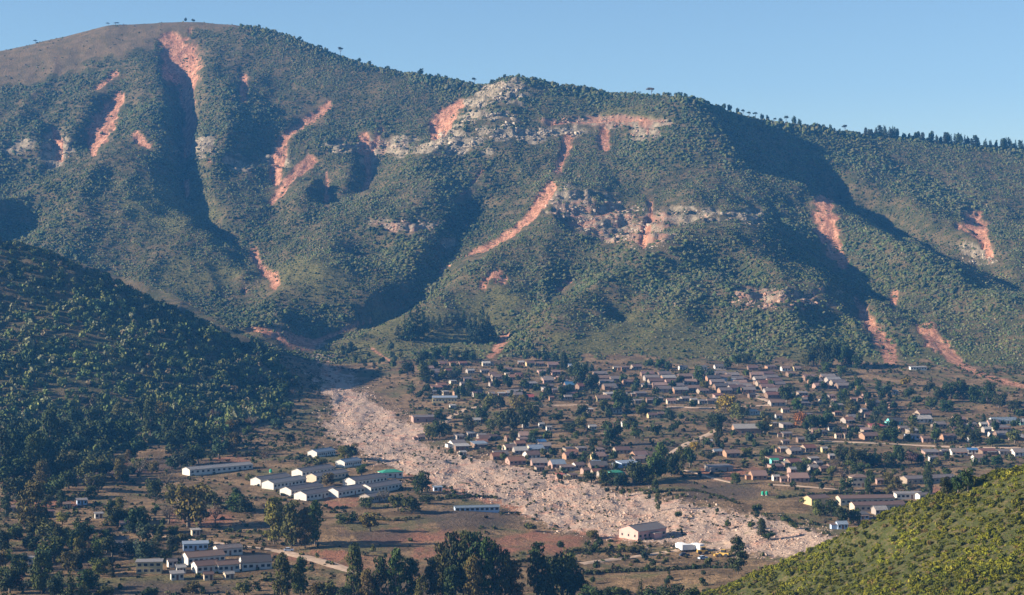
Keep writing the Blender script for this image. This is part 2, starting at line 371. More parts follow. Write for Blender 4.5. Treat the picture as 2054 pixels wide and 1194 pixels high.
c = g.mix(g.math('MULTIPLY', g.attr('dark'), 0.75), c, g.mix(n_small, (0.055, 0.042, 0.034), (0.10, 0.075, 0.055)))
rockc = g.mix(g.ramp(g.noise(0.13, 5, 0.7), .33, .66), (0.105, 0.088, 0.058), (0.33, 0.27, 0.185))
rockc = g.mix(g.math('MULTIPLY', g.ramp(g.noise(0.06, 4), .38, .58), g.attr('rockred')), rockc, g.mix(n_small, (0.36, 0.19, 0.12), (0.20, 0.12, 0.08)))
c = g.mix(g.attr('rock'), c, rockc)
scarc = g.mix(g.ramp(g.noise(0.10, 5, 0.7), .35, .65), (0.32, 0.135, 0.075), (0.56, 0.285, 0.175))
streak = g.noise(1.0, 4, .7, g.scale(p, (.30, .07, .07)))
scarc = g.mix(g.math('MULTIPLY', g.ramp(streak, .48, .60), .85), scarc, (0.23, 0.105, 0.06))
scarc = g.mix(g.ramp(n_small, .53, .64), scarc, (0.105, 0.08, 0.042))
c = g.mix(g.attr('scar'), c, scarc)
debc = g.mix(g.ramp(g.noise(1.1, 4, .7, g.scale(p, (.8, .35, 1))), .3, .7), (0.36, 0.25, 0.18), (0.54, 0.405, 0.31))
debc = g.mix(g.ramp(n_mid, .5, .7), debc, (0.50, 0.285, 0.20))
debc = g.mix(g.ramp(g.noise(0.05, 5, 0.7), .60, .68), debc, (0.13, 0.12, 0.06))
debf = g.math('MULTIPLY_ADD', g.noise(0.09, 5, .7), 0.9, g.math('SUBTRACT', g.attr('debris'), 0.45))
c = g.mix(g.ramp(debf, .22, .55), c, debc)
g.put(g.b.inputs['Base Color'], c)
g.bump(g.math('ADD', n_small, g.math('MULTIPLY', n_tiny, 0.4)), 1.0, 1.6)

nR, nU = len(R), len(U)
idx = np.arange(nR * nU).reshape(nR, nU)
quads = np.stack([idx[:-1, :-1], idx[:-1, 1:], idx[1:, 1:], idx[1:, :-1]], -1).reshape(-1)
land = new_mesh("terrain", np.stack([X, Y, Z], -1).reshape(-1, 3), quads, 4, m_land, True)
for k, v in cv.items(): fattr(land, k, v)
link("terrain", land, kind="structure")

def ground(x, y):
    """height of the land"""
    x = np.asarray(x, float); y = np.asarray(y, float)
    u = x / y * FOC + PX0
    fu = np.clip((u - U[0]) / (U[1] - U[0]), 0, nU - 1.001); iu = fu.astype(int); fu = fu - iu
    ir = np.clip(np.searchsorted(R, y, 'right') - 1, 0, nR - 2); fr = np.clip((y - R[ir]) / (R[ir + 1] - R[ir]), 0, 1)
    return (Z[ir, iu] * (1 - fu) + Z[ir, iu + 1] * fu) * (1 - fr) + (Z[ir + 1, iu] * (1 - fu) + Z[ir + 1, iu + 1] * fu) * fr
def spot(px, py, rmin=420.0):
    """the place on the land seen along a bearing"""
    iu = (px - U[0]) / (U[1] - U[0]); i0 = int(iu); f = iu - i0
    col = PYv[:, i0] * (1 - f) + PYv[:, i0 + 1] * f
    k0 = int(np.searchsorted(R, rmin))
    hits = np.nonzero(col[k0:] <= py)[0]
    k = k0 + (int(hits[0]) if len(hits) else len(col) - k0 - 1)
    k = max(k, 1)
    a, b = col[k - 1], col[k]
    t = min(1.0, max(0.0, (a - py) / (a - b))) if a > b else 0.0
    y = R[k - 1] + (R[k] - R[k - 1]) * t
    x = (px - PX0) / FOC * y
    return x, y, float(ground(x, y))
# ------------------------------------------------------------------ foliage shapes
def ico():
    t = (1 + 5 ** 0.5) / 2
    v = np.array([(-1,t,0),(1,t,0),(-1,-t,0),(1,-t,0),(0,-1,t),(0,1,t),(0,-1,-t),(0,1,-t),(t,0,-1),(t,0,1),(-t,0,-1),(-t,0,1)], float)
    v /= np.linalg.norm(v[0])
    f = np.array([(0,11,5),(0,5,1),(0,1,7),(0,7,10),(0,10,11),(1,5,9),(5,11,4),(11,10,2),(10,7,6),(7,1,8),(3,9,4),(3,4,2),(3,2,6),(3,6,8),(3,8,9),(4,9,5),(2,4,11),(6,2,10),(8,6,7),(9,8,1)])
    return v, f
ICO_V, ICO_F = ico()
def rotz(a):
    c, s = math.cos(a), math.sin(a); return np.array([[c, -s, 0], [s, c, 0], [0, 0, 1.0]])
def lump_bush(seed, n=3, tall=0.8):
    """a low rounded shrub of a few ragged lobes, about one metre in radius"""
    r = np.random.default_rng(seed); V = []; F = []
    for k in range(n):
        s = r.uniform(0.42, 0.75) if k else 0.8
        off = np.array([r.uniform(-.55, .55), r.uniform(-.55, .55), r.uniform(0.15, .6) * tall]) if k else np.array([0, 0, .35 * tall])
        v = ICO_V * (s * r.uniform(0.6, 1.25, (12, 1))) * np.array([1, 1, tall]) @ rotz(r.uniform(0, 6.28)).T + off
        F.append(ICO_F + len(V) * 12); V.append(v)
    return np.concatenate(V), np.concatenate(F)
def leaf_cloud(r, lobes, n, size, droop=0.0):
    """leaf clumps spread on and in ellipsoid lobes (cx, cy, cz, rx, ry, rz): one small quad per clump"""
    lobes = np.array(lobes, float); w = (lobes[:, 3] * lobes[:, 4] * lobes[:, 5]) ** 0.67; pick = r.choice(len(lobes), n, p=w / w.sum())
    d = r.normal(size=(n, 3)); d /= np.linalg.norm(d, axis=1)[:, None]
    rad = r.uniform(0.35, 1.0, n) ** 0.45 * r.uniform(0.88, 1.1, n)
    L = lobes[pick]; c = L[:, :3] + d * rad[:, None] * L[:, 3:6]
    nrm = d / L[:, 3:6]; nrm /= np.linalg.norm(nrm, axis=1)[:, None]
    nrm = nrm + r.normal(size=(n, 3)) * 0.55; nrm[:, 2] -= droop; nrm /= np.linalg.norm(nrm, axis=1)[:, None]
    ref = r.normal(size=(n, 3)); a = np.cross(nrm, ref); a /= np.linalg.norm(a, axis=1)[:, None]; b = np.cross(nrm, a)
    s = size * r.uniform(0.6, 1.35, n)[:, None]
    q = np.stack([c + a * s * r.uniform(.5, 1.1, (n, 1)) , c + b * s * r.uniform(.5, 1.0, (n, 1)), c - a * s * r.uniform(.5, 1.1, (n, 1)), c - b * s * r.uniform(.5, 1.0, (n, 1))], 1)
    return q.reshape(-1, 3), np.arange(4 * n), np.repeat(r.uniform(0, 1, n), 4)
def leaf_bush(seed, n=60, tall=0.85, size=0.3):
    r = np.random.default_rng(seed)
    lobes = [(0, 0, .45 * tall, .75, .75, .5 * tall)] + [(r.uniform(-.55, .55), r.uniform(-.55, .55), r.uniform(.3, .8) * tall, .45, .45, .4 * tall) for _ in range(4)]
    v, f, t = leaf_cloud(r, lobes, n, size)
    v[:, 2] = np.abs(v[:, 2]); return v, f.reshape(-1, 4)
def scatter_mesh(name, mat, templates, pos, scl, tint, seed=1):
    """one mesh of many plants"""
    r = np.random.default_rng(seed); n = len(pos); which = r.integers(0, len(templates), n); ang = r.uniform(0, 6.283, n)
    VV, FF, TT = [], [], []; base = 0; nper = templates[0][1].shape[1]
    for k, (tv, tf) in enumerate(templates):
        sel = np.nonzero(which == k)[0]
        if not len(sel): continue
        c, s = np.cos(ang[sel])[:, None], np.sin(ang[sel])[:, None]
        x = (tv[None, :, 0] * c - tv[None, :, 1] * s) * scl[sel, 0:1]; y = (tv[None, :, 0] * s + tv[None, :, 1] * c) * scl[sel, 0:1]; z = tv[None, :, 2] * scl[sel, 1:2]
        v = np.stack([x, y, z], -1) + pos[sel][:, None, :]
        f = tf[None] + (base + np.arange(len(sel)) * len(tv))[:, None, None]
        VV.append(v.reshape(-1, 3).astype(np.float32)); FF.append(f.reshape(-1).astype(np.int32)); TT.append(np.repeat(tint[sel], len(tv), 0).astype(np.float32)); base += len(sel) * len(tv)
    me = new_mesh(name, np.concatenate(VV), np.concatenate(FF), nper, mat); cattr(me, "tint", np.concatenate(TT))
    return me
m_scrub, g = new_mat("scrub_leaves", 0.85, 0.1)
n1 = g.noise(0.9, 3, 0.7)
c = g.mix(g.ramp(n1, .3, .7), g.mix(1.0, g.attr('tint', 'Color'), (0.68, 0.72, 0.62), 'MULTIPLY'), g.mix(1.0, g.attr('tint', 'Color'), (1.22, 1.2, 1.12), 'MULTIPLY'))
g.put(g.b.inputs['Base Color'], c)
def leaf_material(name, translucent=0.25):
    m, g = new_mat(name, 0.75, 0.12)
    rnd = g.add('ShaderNodeObjectInfo').outputs['Random']
    tint = g.attr('tint', 'Color')
    col = g.mix(g.attr('leaf'), g.mix(1.0, tint, (0.6, 0.62, 0.55), 'MULTIPLY'), g.mix(1.0, tint, (1.45, 1.4, 1.3), 'MULTIPLY'))
    hsv = g.add('ShaderNodeHueSaturation'); g.put(hsv.inputs['Color'], col)
    g.put(hsv.inputs['Hue'], g.math('MULTIPLY_ADD', rnd, 0.03, 0.485)); g.put(hsv.inputs['Value'], g.math('MULTIPLY_ADD', rnd, 0.45, 0.78))
    g.put(g.b.inputs['Base Color'], hsv.outputs[0])
    return m
# ------------------------------------------------------------------ scrub on the slopes (nobody could count it)
runmin = np.minimum.accumulate(np.where(R[:, None] < 400, 1e9, PYv), 0)
hidden = PYv - runmin
def candidates(n, u0, u1, y0, y1, seed, hide=25):
    r = np.random.default_rng(seed)
    u = r.uniform(u0, u1, n); y = np.sqrt(r.uniform(y0 * y0, y1 * y1, n)); x = (u - PX0) / FOC * y
    z = ground(x, y); py = PY0 + FOC * (CAMH - z) / y
    iu = np.clip(((u - U[0]) / (U[1] - U[0])).astype(int), 0, nU - 1); ir = np.clip(np.searchsorted(R, y), 0, nR - 1)
    ok = hidden[ir, iu] < hide
    return u[ok], py[ok], x[ok], y[ok], z[ok], r
PAL = np.array([(0.034,0.050,0.020),(0.052,0.066,0.022),(0.075,0.080,0.028),(0.085,0.086,0.050),(0.095,0.074,0.046),(0.030,0.046,0.026)])
def tints(r, n, w, x=None, y=None):
    t = PAL[r.choice(len(PAL), n, p=np.array(w) / np.sum(w))] * r.uniform(0.8, 1.22, (n, 1))
    if x is not None: t = t * (0.45 + 1.15 * fbm(x / 60, y / 90, 4, 91))[:, None] * (0.5 + 1.0 * fbm(x / 13, y / 19, 2, 92))[:, None]
    return t
# the mountain: a canopy of shrubs and small trees, and low growth between them
WIDE = [[(x, y, w + 9) for x, y, w in ln] for ln in SCARS]
def bare_front(u, py, y, lift):
    """cover a little way up the picture of the slope: what a shrub standing here would hide"""
    a, b = covers(u, py, y), covers(u, py - lift, y)
    for k in ('scar', 'rock', 'dome'): a[k] = np.maximum(a[k], b[k])
    a['scar'] = np.maximum(a['scar'], smooth(-.15, .2, seg_field(u, py - 3, WIDE) + (fbm(u / 9, py / 7, 2, 57) - .5) * .7))
    return a
def mountain_layer(n, seed):
    u, py, x, y, z, r = candidates(n, -260, 2320, 1450, 3060, seed)
    k = bare_front(u, py, y, 5)
    patch = fbm(x / 55, y / 75, 4, 95)
    dens = 0.5 + 0.5 * smooth(0.36, 0.54, patch)
    dens *= (1 - 0.95 * k['scar']) * (1 - 0.85 * k['rock']) * (1 - (0.97 if seed == 5 else 0.90) * k['dome']) * (1 - np.where(py > 590, .8, .35) * k['grass']) * (1 - k['debris']) * (1 - k['valley']) * (1 - k['wood'])
    ok = r.uniform(0, 1, len(u)) < dens
    return x[ok], y[ok], z[ok], k['grass'][ok], patch[ok], r
x, y, z, dm, patch, r = mountain_layer(260000, 5); n = len(x)
size = 0.8 + 0.75 * smooth(.40, .66, fbm(x / 120, y / 160, 3, 96))
rad = (0.8 + 2.1 * r.uniform(0, 1, n) ** 2.6) * size * (1 - 0.3 * dm); rad = np.minimum(rad, 3.2); hgt = rad * r.uniform(0.55, 1.05, n)
uu = x / y * FOC + PX0; crest = smooth(45, 10, np.abs(y - np.interp(uu, SKY[:, 0], SKY[:, 2]))) * smooth(440, 520, uu) * (.3 + fbm(x / 30, y / 30, 2, 141)); hgt = hgt * (1 + 1.7 * crest); rad = rad * (1 + .6 * crest)
pal = tints(r, n, (3, 4, 4, 2.4, 1.0, 2), x, y) * 1.35
warm = smooth(.45, .62, fbm(x / 90, y / 110, 3, 98))[:, None]; pal = pal * (1 - warm * .5) + pal * np.array([1.35, 1.15, .95]) * warm * .5
pal = np.minimum(pal, np.array([.100, .102, .058]))
me = scatter_mesh("mountain_scrub", m_scrub, [lump_bush(s, 3, 1.0) for s in range(8)], np.c_[x, y, z - 0.3], np.c_[rad, hgt], pal)
link("mountain_scrub", me, kind="stuff"); print("mountain scrub", n)
x, y, z, dm, patch, r = mountain_layer(300000, 15); n = len(x)
rad = 0.7 + 1.3 * r.uniform(0, 1, n) ** 2; hgt = rad * r.uniform(0.6, 1.2, n)
me = scatter_mesh("mountain_undergrowth", m_scrub, [lump_bush(s, 1, 0.9) for s in range(20, 26)], np.c_[x, y, z - 0.15], np.c_[rad, hgt], tints(r, n, (2, 4, 5, 3, 2.5, 1), x, y) * 1.35)
link("mountain_undergrowth", me, kind="stuff")
# the wooded spur on the left
u, py, x, y, z, r = candidates(24000, -500, 660, 1000, 1720, 6, 40)
k = covers(u, py, y)
dens = k['wood'] * (1 - k['scar']) * (0.42 + 0.7 * smooth(.36, .56, fbm(x / 34, y / 46, 4, 97)))
ok = r.uniform(0, 1, len(u)) < dens; x, y, z = x[ok], y[ok], z[ok]; n = len(x)
rad = (1.0 + 3.4 * r.uniform(0, 1, n) ** 2) * (.6 + .8 * fbm(x / 60, y / 60, 2, 107)); hgt = rad * r.uniform(0.8, 1.8, n)
me = scatter_mesh("hillside_woodland", m_scrub, [leaf_bush(s, 70, 1.0, 0.30) for s in range(40, 48)], np.c_[x, y, z - 0.3], np.c_[rad, hgt], tints(r, n, (2, 4, 4, 2, .8, 1.5), x, y) * 1.75)
link("hillside_woodland", me, kind="stuff"); print("wood", n)
# bushes on the near hillside
u, py, x, y, z, r = candidates(36000, 1330, 2500, 425, 695, 8, 30)
k = covers(u, py, y)
dens = k['near'] * (0.4 + 0.9 * smooth(.38, .58, fbm(x / 10, y / 13, 4, 99)))
ok = r.uniform(0, 1, len(u)) < dens; x, y, z = x[ok], y[ok], z[ok]; n = len(x)
rad = (0.35 + 1.2 * r.uniform(0, 1, n) ** 3) * (.7 + .6 * fbm(x / 14, y / 18, 2, 109)); hgt = rad * r.uniform(0.8, 1.3, n)
NP = np.array([(0.068,0.082,0.010),(0.088,0.098,0.011),(0.050,0.064,0.012),(0.105,0.11,0.02),(0.085,0.07,0.03)])
t = NP[r.choice(5, n, p=(.34, .3, .2, .11, .05))] * r.uniform(.75, 1.25, (n, 1)) * (0.4 + 1.2 * fbm(x / 16, y / 20, 3, 93))[:, None] * np.array([1.75, 1.55, 1.2])
me = scatter_mesh("near_hillside_bushes", m_scrub, [leaf_bush(s, 170, 0.95, 0.19) for s in range(60, 70)], np.c_[x, y, z - 0.15], np.c_[rad, hgt], t)
link("near_hillside_bushes", me, kind="stuff"); print("near", n)
# weeds and low shrubs of the valley floor
u, py, x, y, z, r = candidates(75000, -200, 2250, 620, 1730, 9, 12)
k = covers(u, py, y)
dens = k['valley'] * (0.05 + 0.55 * smooth(.48, .66, fbm(x / 22, y / 40, 3, 101))) * (1 - k['red']) * (1 - .6 * k['dark'])
edge = smooth(0.48, .60, fbm(x / 18, y / 60, 4, 103))
dens = np.where(k['debris'] > .3, 0.01 + 0.55 * edge, dens)
dens = np.where((u > 400) & (u < 680) & (py > 690) & (py < 900) & (k['debris'] < .3), 0.25 + dens, dens)
town = (u > 840) & (py > 728) & (py < 960) & (k['debris'] < .1) & (py < 900 + (u - 840) * .25)
dens = np.where(town, dens * .6 + .14, dens)
dens = np.where((u < 620) & (py > 880), dens * 1.5 + .06, dens)
ok = r.uniform(0, 1, len(u)) < dens; x, y, z = x[ok], y[ok], z[ok]; n = len(x)
rad = (0.45 + 1.3 * r.uniform(0, 1, n) ** 2) * np.where(k['debris'][ok] > .3, .6, 1) * np.where(town[ok], 1.25, 1); hgt = rad * r.uniform(0.8, 1.3, n)
me = scatter_mesh("valley_shrubs", m_scrub, [leaf_bush(s, 40, 0.9, 0.36) for s in range(80, 88)], np.c_[x, y, z - 0.1], np.c_[rad, hgt], tints(r, n, (2, 4, 5, 2, 1.5, 1)))
link("valley_shrubs", me, kind="stuff"); print("valley", n)
# ------------------------------------------------------------------ boulders
def rock_shape(seed):
    r = np.random.default_rng(seed)
    v = ICO_V * r.uniform(0.65, 1.2, (12, 1)) * np.array([1, r.uniform(.7, 1), r.uniform(.55, .9)])
    return v, ICO_F
m_rock, g = new_mat("boulder_stone", 0.9, 0.2)
n1 = g.noise(0.5, 5, 0.7)
g.put(g.b.inputs['Base Color'], g.mix(g.ramp(n1, .3, .7), g.mix(1.0, g.attr('tint', 'Color'), (.72, .72, .74), 'MULTIPLY'), g.mix(1.0, g.attr('tint', 'Color'), (1.2, 1.2, 1.2), 'MULTIPLY')))
g.bump(g.noise(1.6, 4, .7), 0.7, 0.5)
u, py, x, y, z, r = candidates(190000, 600, 1720, 800, 1700, 10, 12)
k = covers(u, py, y)
ok = r.uniform(0, 1, len(u)) < k['debris'] ** 1.5 * (0.12 + 0.88 * smooth(.38, .6, fbm(x / 14, y / 40, 3, 105))) + 0.12 * (k['debris'] > 0); x, y, z = x[ok], y[ok], z[ok]; n = len(x)
rad = 0.16 + 0.40 * r.uniform(0, 1, n) ** 3 + 0.9 * r.uniform(0, 1, n) ** 24
t = np.array([(0.46,0.32,0.23),(0.50,0.37,0.28),(0.42,0.27,0.185),(0.38,0.30,0.235)])[r.integers(0, 4, n)] * r.uniform(.85, 1.12, (n, 1))
me = scatter_mesh("boulder_field", m_rock, [rock_shape(s) for s in range(10)], np.c_[x, y, z + rad * 0.1], np.c_[rad, rad], t)
link("boulder_field", me, kind="stuff"); print("boulders", n)

# ------------------------------------------------------------------ cliffs and crags
def outcrop(label, ells, n, smin, smax, cols, seed):
    r = np.random.default_rng(seed); pos = []; sc = []
    ar = np.array([e[2] * e[3] for e in ells]); w = ar / ar.sum()
    for k in r.choice(len(ells), n, p=w):
        cx, cy, rx, ry = ells[k]; a = r.uniform(0, 6.28); q = math.sqrt(r.uniform(0, 1))
        px, py = cx + math.cos(a) * rx * q, cy + math.sin(a) * ry * q
        if fbm(px / 16, py / 7, 2, 121 + seed) < .50: continue
        x, y, z = spot(px, py); s = smin + (smax - smin) * r.uniform(0, 1) ** 2.2
        pos.append((x, y, z - s * .25)); sc.append((s, s * r.uniform(.7, 1.35)))
    pos = np.array(pos); sc = np.array(sc); n = len(pos)
    t = np.array(cols)[r.integers(0, len(cols), n)] * r.uniform(.7, 1.25, (n, 1))
    tm = []
    for s in range(8):
        v, f = rock_shape(300 + s + seed); v = np.round(v * 2.2) / 2.2 * .6 + v * .5; tm.append((v, f))
    link("cliff", scatter_mesh("cliff", m_rock, tm, pos, sc, t, seed), label=label, kind="structure")
GREY = [(.34,.28,.20),(.38,.315,.225),(.24,.20,.145),(.31,.245,.175)]; TAN = [(.34,.225,.15),(.29,.20,.135),(.37,.265,.185),(.23,.17,.125)]; REDR = [(.37,.20,.125),(.32,.18,.12),(.35,.24,.165)]
outcrop("grey rocky crag crowning the ridge at the middle summit", [(1008,184,48,26),(958,206,28,12),(985,240,55,14)], 520, 1.4, 4.6, GREY, 1)
outcrop("grey cliff band stepping down left of the middle summit", [(915,285,55,24),(1000,270,120,13),(1105,266,60,10)], 760, 1.3, 4.2, GREY, 2)
outcrop("reddish rock ledge running right under the middle summit", [(1210,243,125,9),(1285,268,46,9)], 380, .8, 2.6, REDR, 3)
outcrop("pale rock band between the two central red scars", [(690,292,58,9),(792,292,52,14),(760,290,100,9)], 330, .8, 2.8, GREY + TAN, 4)
outcrop("broad tan rock face in the centre of the slope", [(1150,415,58,30),(1235,445,75,42),(1290,475,62,26),(1390,435,80,14)], 820, 1.0, 3.4, TAN + GREY, 5)
outcrop("small grey crag at right end of the tan rock face", [(1510,436,28,15)], 110, .9, 2.8, GREY, 6)
outcrop("low reddish cliff above the right part of the township", [(1560,602,110,20)], 480, .8, 2.8, REDR + TAN, 7)
outcrop("small pinkish rock ledge above the left central ravine", [(820,452,60,11)], 190, .7, 2.4, TAN, 8)
outcrop("grey rocks beside the foot of the great left scar", [(402,302,38,20)], 150, .8, 2.6, GREY, 9)
outcrop("grey and pink rocks around the leftmost scar", [(115,302,28,34),(40,300,36,12)], 190, .8, 2.6, GREY + TAN, 10)
outcrop("pale rocks under the far right scar", [(1965,522,44,14)], 130, .8, 2.4, GREY, 11)

# ------------------------------------------------------------------ hedges along field edges
def hedge(label, pts, w, h, col, seed):
    r = np.random.default_rng(seed); P_ = [spot(px, py) for px, py in [tuple(q) for q in resample(pts, 3)]]; lobes = []
    for x, y, z in P_:
        if r.uniform() < .12: continue
        s = r.uniform(.6, 1.25); lobes.append((x + r.uniform(-.5, .5), y + r.uniform(-.8, .8), z + h * .45 * s, w * s, w * s, h * .5 * s))
    v, f, t = leaf_cloud(r, lobes, 45 * len(lobes), .34)
    me = new_mesh("hedge", v, f, 4, m_scrub); cattr(me, "tint", np.array(col)[None] * (.6 + .8 * t)[:, None])
    link("hedge", me, label=label, category="hedge", group="hedges along field edges")
HG = (.050, .058, .022); HO = (.085, .08, .032)
hedge("bushy hedge between red field and dirt track left of pink hall", [(1135,1110),(1190,1106),(1240,1108),(1290,1104)], 1.3, 2.4, HO, 1)
hedge("dark hedge along edge of ploughed field below debris", [(850,1006),(900,1000),(960,998),(1000,1001)], 1.0, 1.8, HG, 2)
hedge("hedge crossing brown field between debris and lower township", [(1290,992),(1340,986),(1400,986),(1450,1000),(1480,1012)], 1.0, 1.6, HG, 3)
hedge("hedge below dirt track at bottom right", [(1170,1152),(1250,1148),(1330,1146),(1420,1140)], 1.0, 1.7, HG, 4)
hedge("olive hedge right of campus bushes above dark field", [(690,1046),(740,1042),(790,1046),(840,1040)], 1.1, 1.8, HO, 5)
hedge("dark hedge behind the long grey school block", [(330,922),(420,914),(520,910),(600,898)], 1.3, 2.2, HG, 6)
hedge("hedge above long cream school building at right", [(1560,1000),(1620,994),(1700,990),(1790,992)], .9, 1.5, HG, 7)
hedge("scrubby hedge under red field at bottom centre", [(1045,1128),(1090,1124),(1150,1126)], 1.0, 1.8, HO, 8)
# ------------------------------------------------------------------ buildings
class MB:
    """collects shapes in local metres, builds one mesh object"""
    def __init__(self): self.v = []; self.f = []; self.m = []
    def poly(self, pts, faces, mi=0):
        b = len(self.v); self.v += [tuple(p) for p in pts]
        for f in faces: self.f.append(tuple(b + i for i in f)); self.m.append(mi)
        return self
    def box(self, x0, x1, y0, y1, z0, z1, mi=0):
        return self.poly([(x0,y0,z0),(x1,y0,z0),(x1,y1,z0),(x0,y1,z0),(x0,y0,z1),(x1,y0,z1),(x1,y1,z1),(x0,y1,z1)],
                         [(0,3,2,1),(4,5,6,7),(0,1,5,4),(1,2,6,5),(2,3,7,6),(3,0,4,7)], mi)
    def prism(self, sec, x0, x1, mi=0):
        """a section in (y, z), drawn out along x"""
        n = len(sec)
        return self.poly([(x0, y, z) for y, z in sec] + [(x1, y, z) for y, z in sec],
                         [tuple(range(n)), tuple(range(2 * n - 1, n - 1, -1))] + [(i + n, (i + 1) % n + n, (i + 1) % n, i) for i in range(n)], mi)
    def tube(self, path, radii, seg=6, mi=0):
        rings = []
        for k, p in enumerate(path):
            p = Vector(p); a = Vector(path[max(k - 1, 0)]); b = Vector(path[min(k + 1, len(path) - 1)])
            t = (b - a).normalized(); u = t.orthogonal().normalized(); w = t.cross(u)
            rings.append([p + (u * math.cos(6.2832 * i / seg) + w * math.sin(6.2832 * i / seg)) * radii[k] for i in range(seg)])
        base = len(self.v); self.v += [tuple(q) for r_ in rings for q in r_]
        for k in range(len(rings) - 1):
            for i in range(seg):
                j = (i + 1) % seg
                self.f.append((base + k * seg + i, base + k * seg + j, base + (k + 1) * seg + j, base + (k + 1) * seg + i)); self.m.append(mi)
        self.f.append(tuple(base + i for i in range(seg - 1, -1, -1))); self.m.append(mi)
        self.f.append(tuple(base + (len(rings) - 1) * seg + i for i in range(seg))); self.m.append(mi)
        return self
    def mesh(self, name, mats, smoothed=False):
        me = bpy.data.meshes.new(name); me.from_pydata(self.v, [], self.f)
        for m in (mats if isinstance(mats, (list, tuple)) else [mats]): me.materials.append(m)
        me.polygons.foreach_set("material_index", self.m)
        if smoothed: me.polygons.foreach_set("use_smooth", [True] * len(self.f))
        me.update(); return me
    def build(self, name, mats, parent=None, **props): return link(name, self.mesh(name, mats), parent, **props)
def empty(name, loc, rz=0.0, **props):
    o = bpy.data.objects.new(name, None); COL.objects.link(o); o.location = loc; o.rotation_euler = (0, 0, rz); o.empty_display_size = 0.5
    for k, v in props.items(): o[k] = v
    return o
def paint(name, col, dirt=0.35):
    m, g = new_mat(name, 0.85, 0.2)
    n1 = g.noise(0.45, 4, .65); n2 = g.noise(2.2, 3, .7)
    c = g.mix(g.math('MULTIPLY', g.ramp(n1, .45, .75), dirt), col, tuple(x * y for x, y in zip(col, (.62, .54, .46))))
    c = g.mix(g.math('MULTIPLY', g.ramp(n2, .5, .8), dirt * .8), c, tuple(x * .75 for x in col))
    g.put(g.b.inputs['Base Color'], c); return m
def sheet(name, col, rust=0.25, rough=0.55):
    m, g = new_mat(name, rough, 0.35)
    obj = g.pos(True)
    n1 = g.noise(0.5, 4, .7, obj); n2 = g.noise(1.7, 3, .7, obj)
    rnd = g.add('ShaderNodeObjectInfo').outputs['Random']
    c = g.mix(g.math('MULTIPLY', g.ramp(n1, .45, .72), rust), col, (0.20, 0.10, 0.06))
    c = g.mix(g.math('MULTIPLY', g.ramp(n2, .48, .75), .5), c, tuple(x * .6 for x in col))
    w = g.add('ShaderNodeTexWave', bands_direction='X'); w.inputs['Scale'].default_value = 1.6; g.put(w.inputs['Vector'], obj)
    c = g.mix(g.math('MULTIPLY', w.outputs['Fac'], .22), c, tuple(x * .45 for x in col))
    hsv = g.add('ShaderNodeHueSaturation'); g.put(hsv.inputs['Color'], c); g.put(hsv.inputs['Value'], g.math('MULTIPLY_ADD', rnd, .5, .75)); g.put(hsv.inputs['Hue'], g.math('MULTIPLY_ADD', rnd, .02, .49))
    g.put(g.b.inputs['Base Color'], hsv.outputs[0]); g.bump(w.outputs['Fac'], .5, .06); return m
WALL = {'w': ('white', (.55,.525,.475)), 'c': ('cream', (.50,.42,.31)), 'y': ('yellow', (.45,.37,.20)), 'p': ('pink', (.34,.225,.185)), 'o': ('orange', (.33,.20,.13)), 'b': ('red brick', (.42,.19,.11)),
        'g': ('grey', (.30,.265,.235)), 'n': ('brown', (.20,.135,.10)), 'm': ('mint green', (.42,.66,.50)), 't': ('teal', (.14,.46,.44)), 'u': ('pale blue', (.42,.52,.66)), 'e': ('beige', (.29,.235,.18))}
WALL['h'] = ('pink', (.60, .345, .30))
ROOF = {'G': ('grey', (.19,.165,.15)), 'R': ('rusty', (.20,.095,.06)), 'L': ('pale grey', (.31,.29,.265)), 'U': ('blue', (.07,.19,.38)), 'E': ('green', (.04,.28,.17)), 'P': ('pinkish', (.25,.16,.13)),
        'D': ('dark', (.085,.08,.078)), 'S': ('blue grey', (.20,.25,.30)), 'N': ('brown', (.16,.105,.082)), 'K': ('red', (.38,.10,.075))}
WM = {k: paint(('hall_' if k == 'h' else '') + v[0].replace(' ', '_') + "_plaster", v[1]) for k, v in WALL.items()}
RM = {k: sheet(v[0].replace(' ', '_') + "_roof_sheet", v[1], .5 if k in 'RGN' else .2) for k, v in ROOF.items()}
m_glass = paint("window_glass", (.035, .04, .045), .1); m_glass.node_tree.nodes["Principled BSDF"].inputs['Roughness'].default_value = .25
m_frame = paint("window_frame", (.55, .50, .43)); m_door = paint("door_wood", (.16, .09, .06)); m_slab = paint("concrete_slab", (.36, .32, .28))
footprints = []
